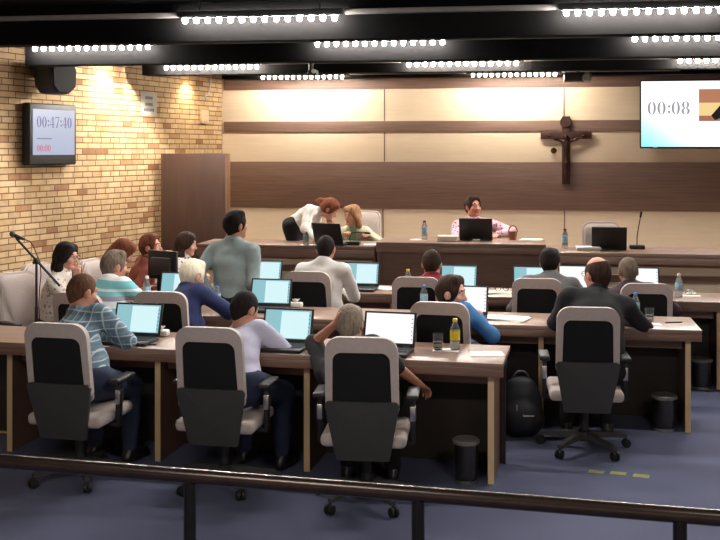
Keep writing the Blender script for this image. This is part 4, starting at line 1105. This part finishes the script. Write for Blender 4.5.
obj('stand', MB().box((0, .03, (zt_ - .14) / 2), (.06, .03, zt_ - .14)).lathe([(.003, 0), (.10, 0), (.10, .008), (.02, .018)], (0, .02, 0), 24), M_blackp, t)
# ------------------------------------------------------------------ people
def T3(px, py, d): return (*W(px, d), Z(py, d))
def Tz(px, d, z): return (*W(px, d), z)
SK1 = mat('skin_fair', (214, 160, 138), .55, 0, .05, 25); SK2 = mat('skin_tan', (186, 128, 102), .55, 0, .05, 25); SK3 = mat('skin_ruddy', (206, 138, 118), .55, 0, .06, 25); SK4 = mat('skin_brown', (150, 104, 84), .55, 0, .05, 25)
def hairm(n, c, v=.35): return mat(n, c, .75, 0, v, 60, .5, (1, 1, .25), spec=.15)
HB = hairm('hair_black', (30, 24, 22)); HD = hairm('hair_dark_brown', (52, 36, 28)); HG = hairm('hair_grey', (140, 128, 114)); HS = hairm('hair_salt_pepper', (112, 98, 86)); HW = hairm('hair_white', (226, 216, 190), .1)
HR = hairm('hair_auburn', (120, 70, 46)); HBL = hairm('hair_blonde', (156, 118, 86)); HM = hairm('hair_brown', (92, 62, 46)); HRB = hairm('hair_reddish', (104, 58, 40))
C_pl = plaid('teal_plaid_cotton', (112, 136, 148), (78, 102, 120), (188, 202, 206), .056); C_lav = mat('pale_lavender_cotton', (196, 194, 216), .85, 0, .04, 40, .1); C_dk = mat('charcoal_cotton', (44, 40, 44), .9, 0, .1, 60, .1)
C_str = bands('striped_pique', 'Z', [(0, (120, 196, 204)), (.30, (232, 234, 236)), (.56, (150, 152, 164)), (.74, (120, 196, 204)), (.9, (228, 232, 234))], .20, .10)
C_navy = mat('navy_wool', (34, 42, 84), .9, 0, .1, 60, .1); C_blue = mat('bright_blue_cotton', (70, 124, 180), .85, 0, .06, 40, .1); C_blk = mat('black_knit', (34, 33, 36), .95, 0, .12, 90, .15)
C_sage = mat('grey_green_cotton', (138, 152, 152), .85, 0, .05, 40, .1); C_wht = mat('white_cotton', (232, 228, 224), .85, 0, .03, 40, .1); C_mar = mat('maroon_cotton', (134, 32, 46), .85, 0, .07, 40, .1)
C_gry = mat('grey_cotton', (112, 110, 112), .85, 0, .06, 40, .1); C_plum = mat('dark_plum_cotton', (70, 48, 56), .85, 0, .07, 40, .1); C_lace = spots('white_lace', (226, 216, 206), (176, 150, 142), 26, .30)
C_rust = mat('rust_brown_knit', (118, 52, 36), .9, 0, .08, 60, .1); C_flor = spots('pale_floral_blouse', (214, 204, 200), (120, 110, 116), 24, .32); C_pink = spots('pink_print_cotton', (226, 182, 196), (124, 66, 84), 30, .34)
C_blz = mat('pale_green_blazer', (206, 206, 176), .85, 0, .05, 50, .1); C_mint = mat('mint_top', (158, 176, 142), .85, 0, .05, 40); C_brn = mat('brown_top', (70, 46, 38), .9, 0, .08, 60)
TJ = mat('dark_denim', (38, 48, 72), .9, 0, .12, 120, .1); TB = mat('black_trousers', (20, 19, 22), .9, 0, .1, 60); TG = mat('charcoal_trousers', (46, 46, 50), .9, 0, .1, 60)
SH = mat('black_leather', (22, 19, 18), .4, 0, .1, 30)
A_ = lambda px, d: (*W(px, d), 0)

person('man in a teal plaid shirt typing at the front row laptop', A_(80, 6.56), r_(-14), T3(83, 291.5, 6.90), Tz(80, 6.56, .555), SK2, HM, C_pl, TJ, SH, 'buzz', nk=(.18,.06), look=(-22, -14, 0),
       R=Tz(104, 6.98, .80), L=Tz(88, 7.08, .80), Rh=(1.2, -.1, -.3), girth=1.34, sh=.21, seed=1, bow=.05)
person('man in a pale lavender shirt leaning over the front row desk', A_(237, 6.42), r_(-14), T3(245, 309, 6.84), Tz(237, 6.42, .555), SK2, HB, C_lav, TJ, SH, 'buzz', nk=(.18,.06), look=(-18, -22, 0),
       R=Tz(276, 6.90, .80), L=Tz(256, 7.0, .80), Rh=(1.2, -.5, -.7), girth=1.08, seed=2, bow=.05)
person('grey-haired person with head propped on one hand, front row end', A_(364, 6.11), r_(2), T3(350, 325, 6.52), Tz(364, 6.11, .555), SK2, HG, C_dk, TB, SH, 'short', nk=(.18,.06), look=(-8, -26, -6),
       L=T3(334, 325, 6.50), R=T3(419, 384, 6.30), Lh=(-.5, .2, -1), Rh=(.35, -1, -.1), sleeve='elbow', girth=1.1, seed=3, bow=.06, hand_dir=(None, (.35, .1, 1)))
person('grey-haired man in a striped teal and white polo shirt', A_(110, 7.99), r_(-22), T3(115, 266, 8.22), Tz(110, 7.99, .555), SK2, HS, C_str, TG, SH, 'short', look=(-24, -8, 0),
       R=Tz(146, 8.30, .80), L=Tz(122, 8.34, .80), Rh=(1, -.2, -.4), sleeve='short', girth=1.22, seed=4)
person('white-haired man in a navy jacket bent over the desk', A_(184, 7.97), r_(-30), T3(193, 275, 8.24), Tz(184, 7.97, .555), SK1, HW, C_navy, TB, SH, 'short', look=(-10, -18, 0),
       R=Tz(226, 8.30, .80), L=Tz(196, 8.36, .80), Rh=(1, -.3, -.3), girth=1.25, seed=5, bow=.05)
person('dark-haired person in bright blue, face in profile to the right', A_(455, 7.420), r_(-28), T3(452, 293, 7.80), Tz(455, 7.420, .555), SK1, HD, C_blue, TJ, SH, 'short', nk=(.225,.01), look=(-76, -4, 0),
       R=Tz(476, 7.86, .80), L=Tz(466, 7.95, .80), Rh=(.8, -.8, -.3), girth=1.0, seed=6, hm=1.08)
person('balding man in a black sweater with broad shoulders, middle row', A_(593, 7.16), r_(4), T3(597, 274, 7.54), Tz(593, 7.16, .555), SK3, HD, C_blk, TB, SH, 'balding', nk=(.15,.05), look=(30, -6, 0),
       R=Tz(612, 7.70, .80), L=Tz(584, 7.72, .80), Rh=(1.2, -.2, -.55), Lh=(-1.2, -.2, -.55), girth=1.35, sh=.215, seed=7, glasses=M_blackp, hm=1.06)
person('man in a grey-green shirt standing up between the desks', A_(233, 8.88), r_(-16), T3(236, 225, 8.92), Tz(233, 8.88, .80), SK2, HB, C_sage, TB, SH, 'short', stand='lean', nk=(.165,.03), look=(-24, 0, 0),
       R=Tz(258, 8.92, .79), L=Tz(213, 8.84, .79), Rh=(.4, -1, 0), Lh=(-.4, -1, 0), girth=1.12, sh=.20, seed=8)
person('dark-haired man in a white shirt in the rear row', A_(322, 9.06), r_(-8), T3(326, 249, 9.20), Tz(322, 9.06, .54), SK2, HB, C_wht, TG, SH, 'buzz', look=(4, -6, 0),
       R=Tz(343, 9.40, .80), L=Tz(318, 9.44, .80), Rh=(.8, -.6, -.6), girth=1.22, sh=.20, seed=9)
person('dark-haired man in a maroon shirt in the rear row', A_(434, 8.96), r_(0), T3(432, 264, 9.15), Tz(434, 8.96, .54), SK1, HD, C_mar, TJ, SH, 'buzz', look=(-8, -8, 0),
       R=Tz(462, 9.28, .80), L=Tz(418, 9.30, .80), girth=1.22, sh=.2, seed=10, hm=1.05)
person('dark-haired man in a grey shirt in the rear row', A_(549, 8.79), r_(0), T3(550, 262.5, 9.0), Tz(549, 8.79, .54), SK2, HB, C_gry, TB, SH, 'short', look=(-12, -8, 0),
       R=Tz(574, 9.12, .80), L=Tz(532, 9.12, .80), girth=1.2, sh=.2, seed=11)
person('short-haired man in dark plum behind the bald man, head down', A_(638, 8.62), r_(2), T3(628, 271.5, 8.84), Tz(638, 8.62, .54), SK4, HS, C_plum, TB, SH, 'buzz', look=(8, -14, 0),
       R=Tz(654, 8.98, .80), L=Tz(616, 8.98, .80), girth=1.15, seed=12)
g = 'people seated along the brick wall'
person('long-haired woman in white lace resting her chin on her hand', A_(53, 8.95), r_(-84), T3(67, 256, 8.86), Tz(53, 8.95, .555), SK1, HB, C_lace, TB, SH, 'long', nk=(.16,.05), look=(-14, -6, 0),
       R=T3(77, 279, 8.74), L=Tz(95, 8.95, .78), Rh=(.2, .4, -1), sleeve='elbow', sh=.165, girth=.95, seed=13, glasses=M_blackp, hand_dir=((.1, -.1, 1), None), curl=.9, group=g)
person('auburn-haired woman looking down, behind the striped shirt', A_(112, 9.42), r_(-75), T3(124, 252, 9.32), Tz(112, 9.42, .555), SK1, HR, C_brn, TB, SH, 'wavy', nk=(.15,.06), look=(0, -34, 0), sh=.165, girth=.95, seed=14, group=g)
person('man in a rust brown top looking right, behind the monitor', A_(139, 9.95), r_(-62), T3(151, 247, 9.86), Tz(139, 9.95, .555), SK3, HRB, C_rust, TG, SH, 'short', nk=(.16,.04), look=(-28, 4, 0),
       R=Tz(150, 9.45, .80), L=Tz(168, 9.9, .80), sleeve='elbow', girth=1.1, seed=15, group=g)
person('dark-haired woman in a pale floral blouse in profile, by the partition', A_(174, 10.35), r_(-85), T3(187, 244, 10.28), Tz(174, 10.35, .555), SK1, HD, C_flor, TB, SH, 'long', nk=(.16,.04), look=(-4, -8, 0),
       R=Tz(196, 10.05, .80), L=Tz(200, 10.3, .80), sh=.165, girth=.95, seed=16, group=g)
b = (*W(296, 11.62), .30)
person('woman in a white shirt and black trousers bending over the head desk', b, r_(-92), T3(330, 209, 11.62), T3(294, 229, 11.62), SK1, HR, C_wht, TB, SH, 'tied', stand='lean', nk=(.05,.17), look=(0, -38, 0),
       R=Tz(316, 11.16, 1.095), L=T3(329, 227, 11.72), Rh=(.2, -.6, -.4), Lh=(-.3, -.2, -1), sh=.165, girth=.98, seed=17, hand_dir=((.2, 0, -.9), (.3, 0, .8)), hairext=(-.02, -.10, .0), curl=.7)
b = (*W(357, 11.80), .30)
person('blonde woman in a pale blazer seated at the head desk', b, r_(172), T3(352, 215.5, 11.74), (*W(357, 11.86), .83), SK1, HBL, C_blz, TB, SH, 'wavy', nk=(.17,.03), look=(-24, -4, 0),
       R=Tz(342, 11.5, 1.09), L=Tz(372, 11.62, 1.07), sh=.165, girth=.98, seed=18, lapel='blazer', undershirt=C_mint)
b = (*W(476, 11.72), .30)
person('man in a pink patterned shirt seated at the central head desk', b, r_(176), T3(473, 206.5, 11.62), (*W(477, 11.76), .86), SK3, HD, C_pink, TB, SH, 'short', nk=(.175,.02), look=(40, 4, 0),
       R=Tz(468, 11.30, 1.135), L=Tz(498, 11.26, 1.135), Lh=(-1.2, -.2, -.2), sh=.195, girth=1.12, seed=19)
for p_ in PEOPLE: print('PERSON', p_)
EXPOSURE = 0.3
# ------------------------------------------------------------------ camera, light, view
cam = bpy.data.cameras.new('camera'); co = bpy.data.objects.new('camera', cam); COL.objects.link(co)
co.location = (0, 0, CAMZ); co.rotation_euler = (PI / 2, 0, YAW)
cam.sensor_fit = 'HORIZONTAL'; cam.sensor_width = 36; cam.lens = FPX / 720 * 36; cam.shift_y = -(270 - HOR) / 720; cam.clip_start = .05; cam.clip_end = 100
scene.camera = co
w = bpy.data.worlds.new('world'); scene.world = w; w.use_nodes = True
w.node_tree.nodes['Background'].inputs['Color'].default_value = (1, .96, .92, 1); w.node_tree.nodes['Background'].inputs['Strength'].default_value = .03
vs = scene.view_settings; vs.view_transform = 'Standard'; vs.look = 'None'; vs.gamma = 1; vs.use_curve_mapping = False; vs.exposure = EXPOSURE
scene.display_settings.display_device = 'sRGB'
scene.cycles.use_denoising = True; scene.cycles.max_bounces = 8; scene.cycles.caustics_reflective = False; scene.cycles.caustics_refractive = False
scene.cycles.sample_clamp_indirect = 6
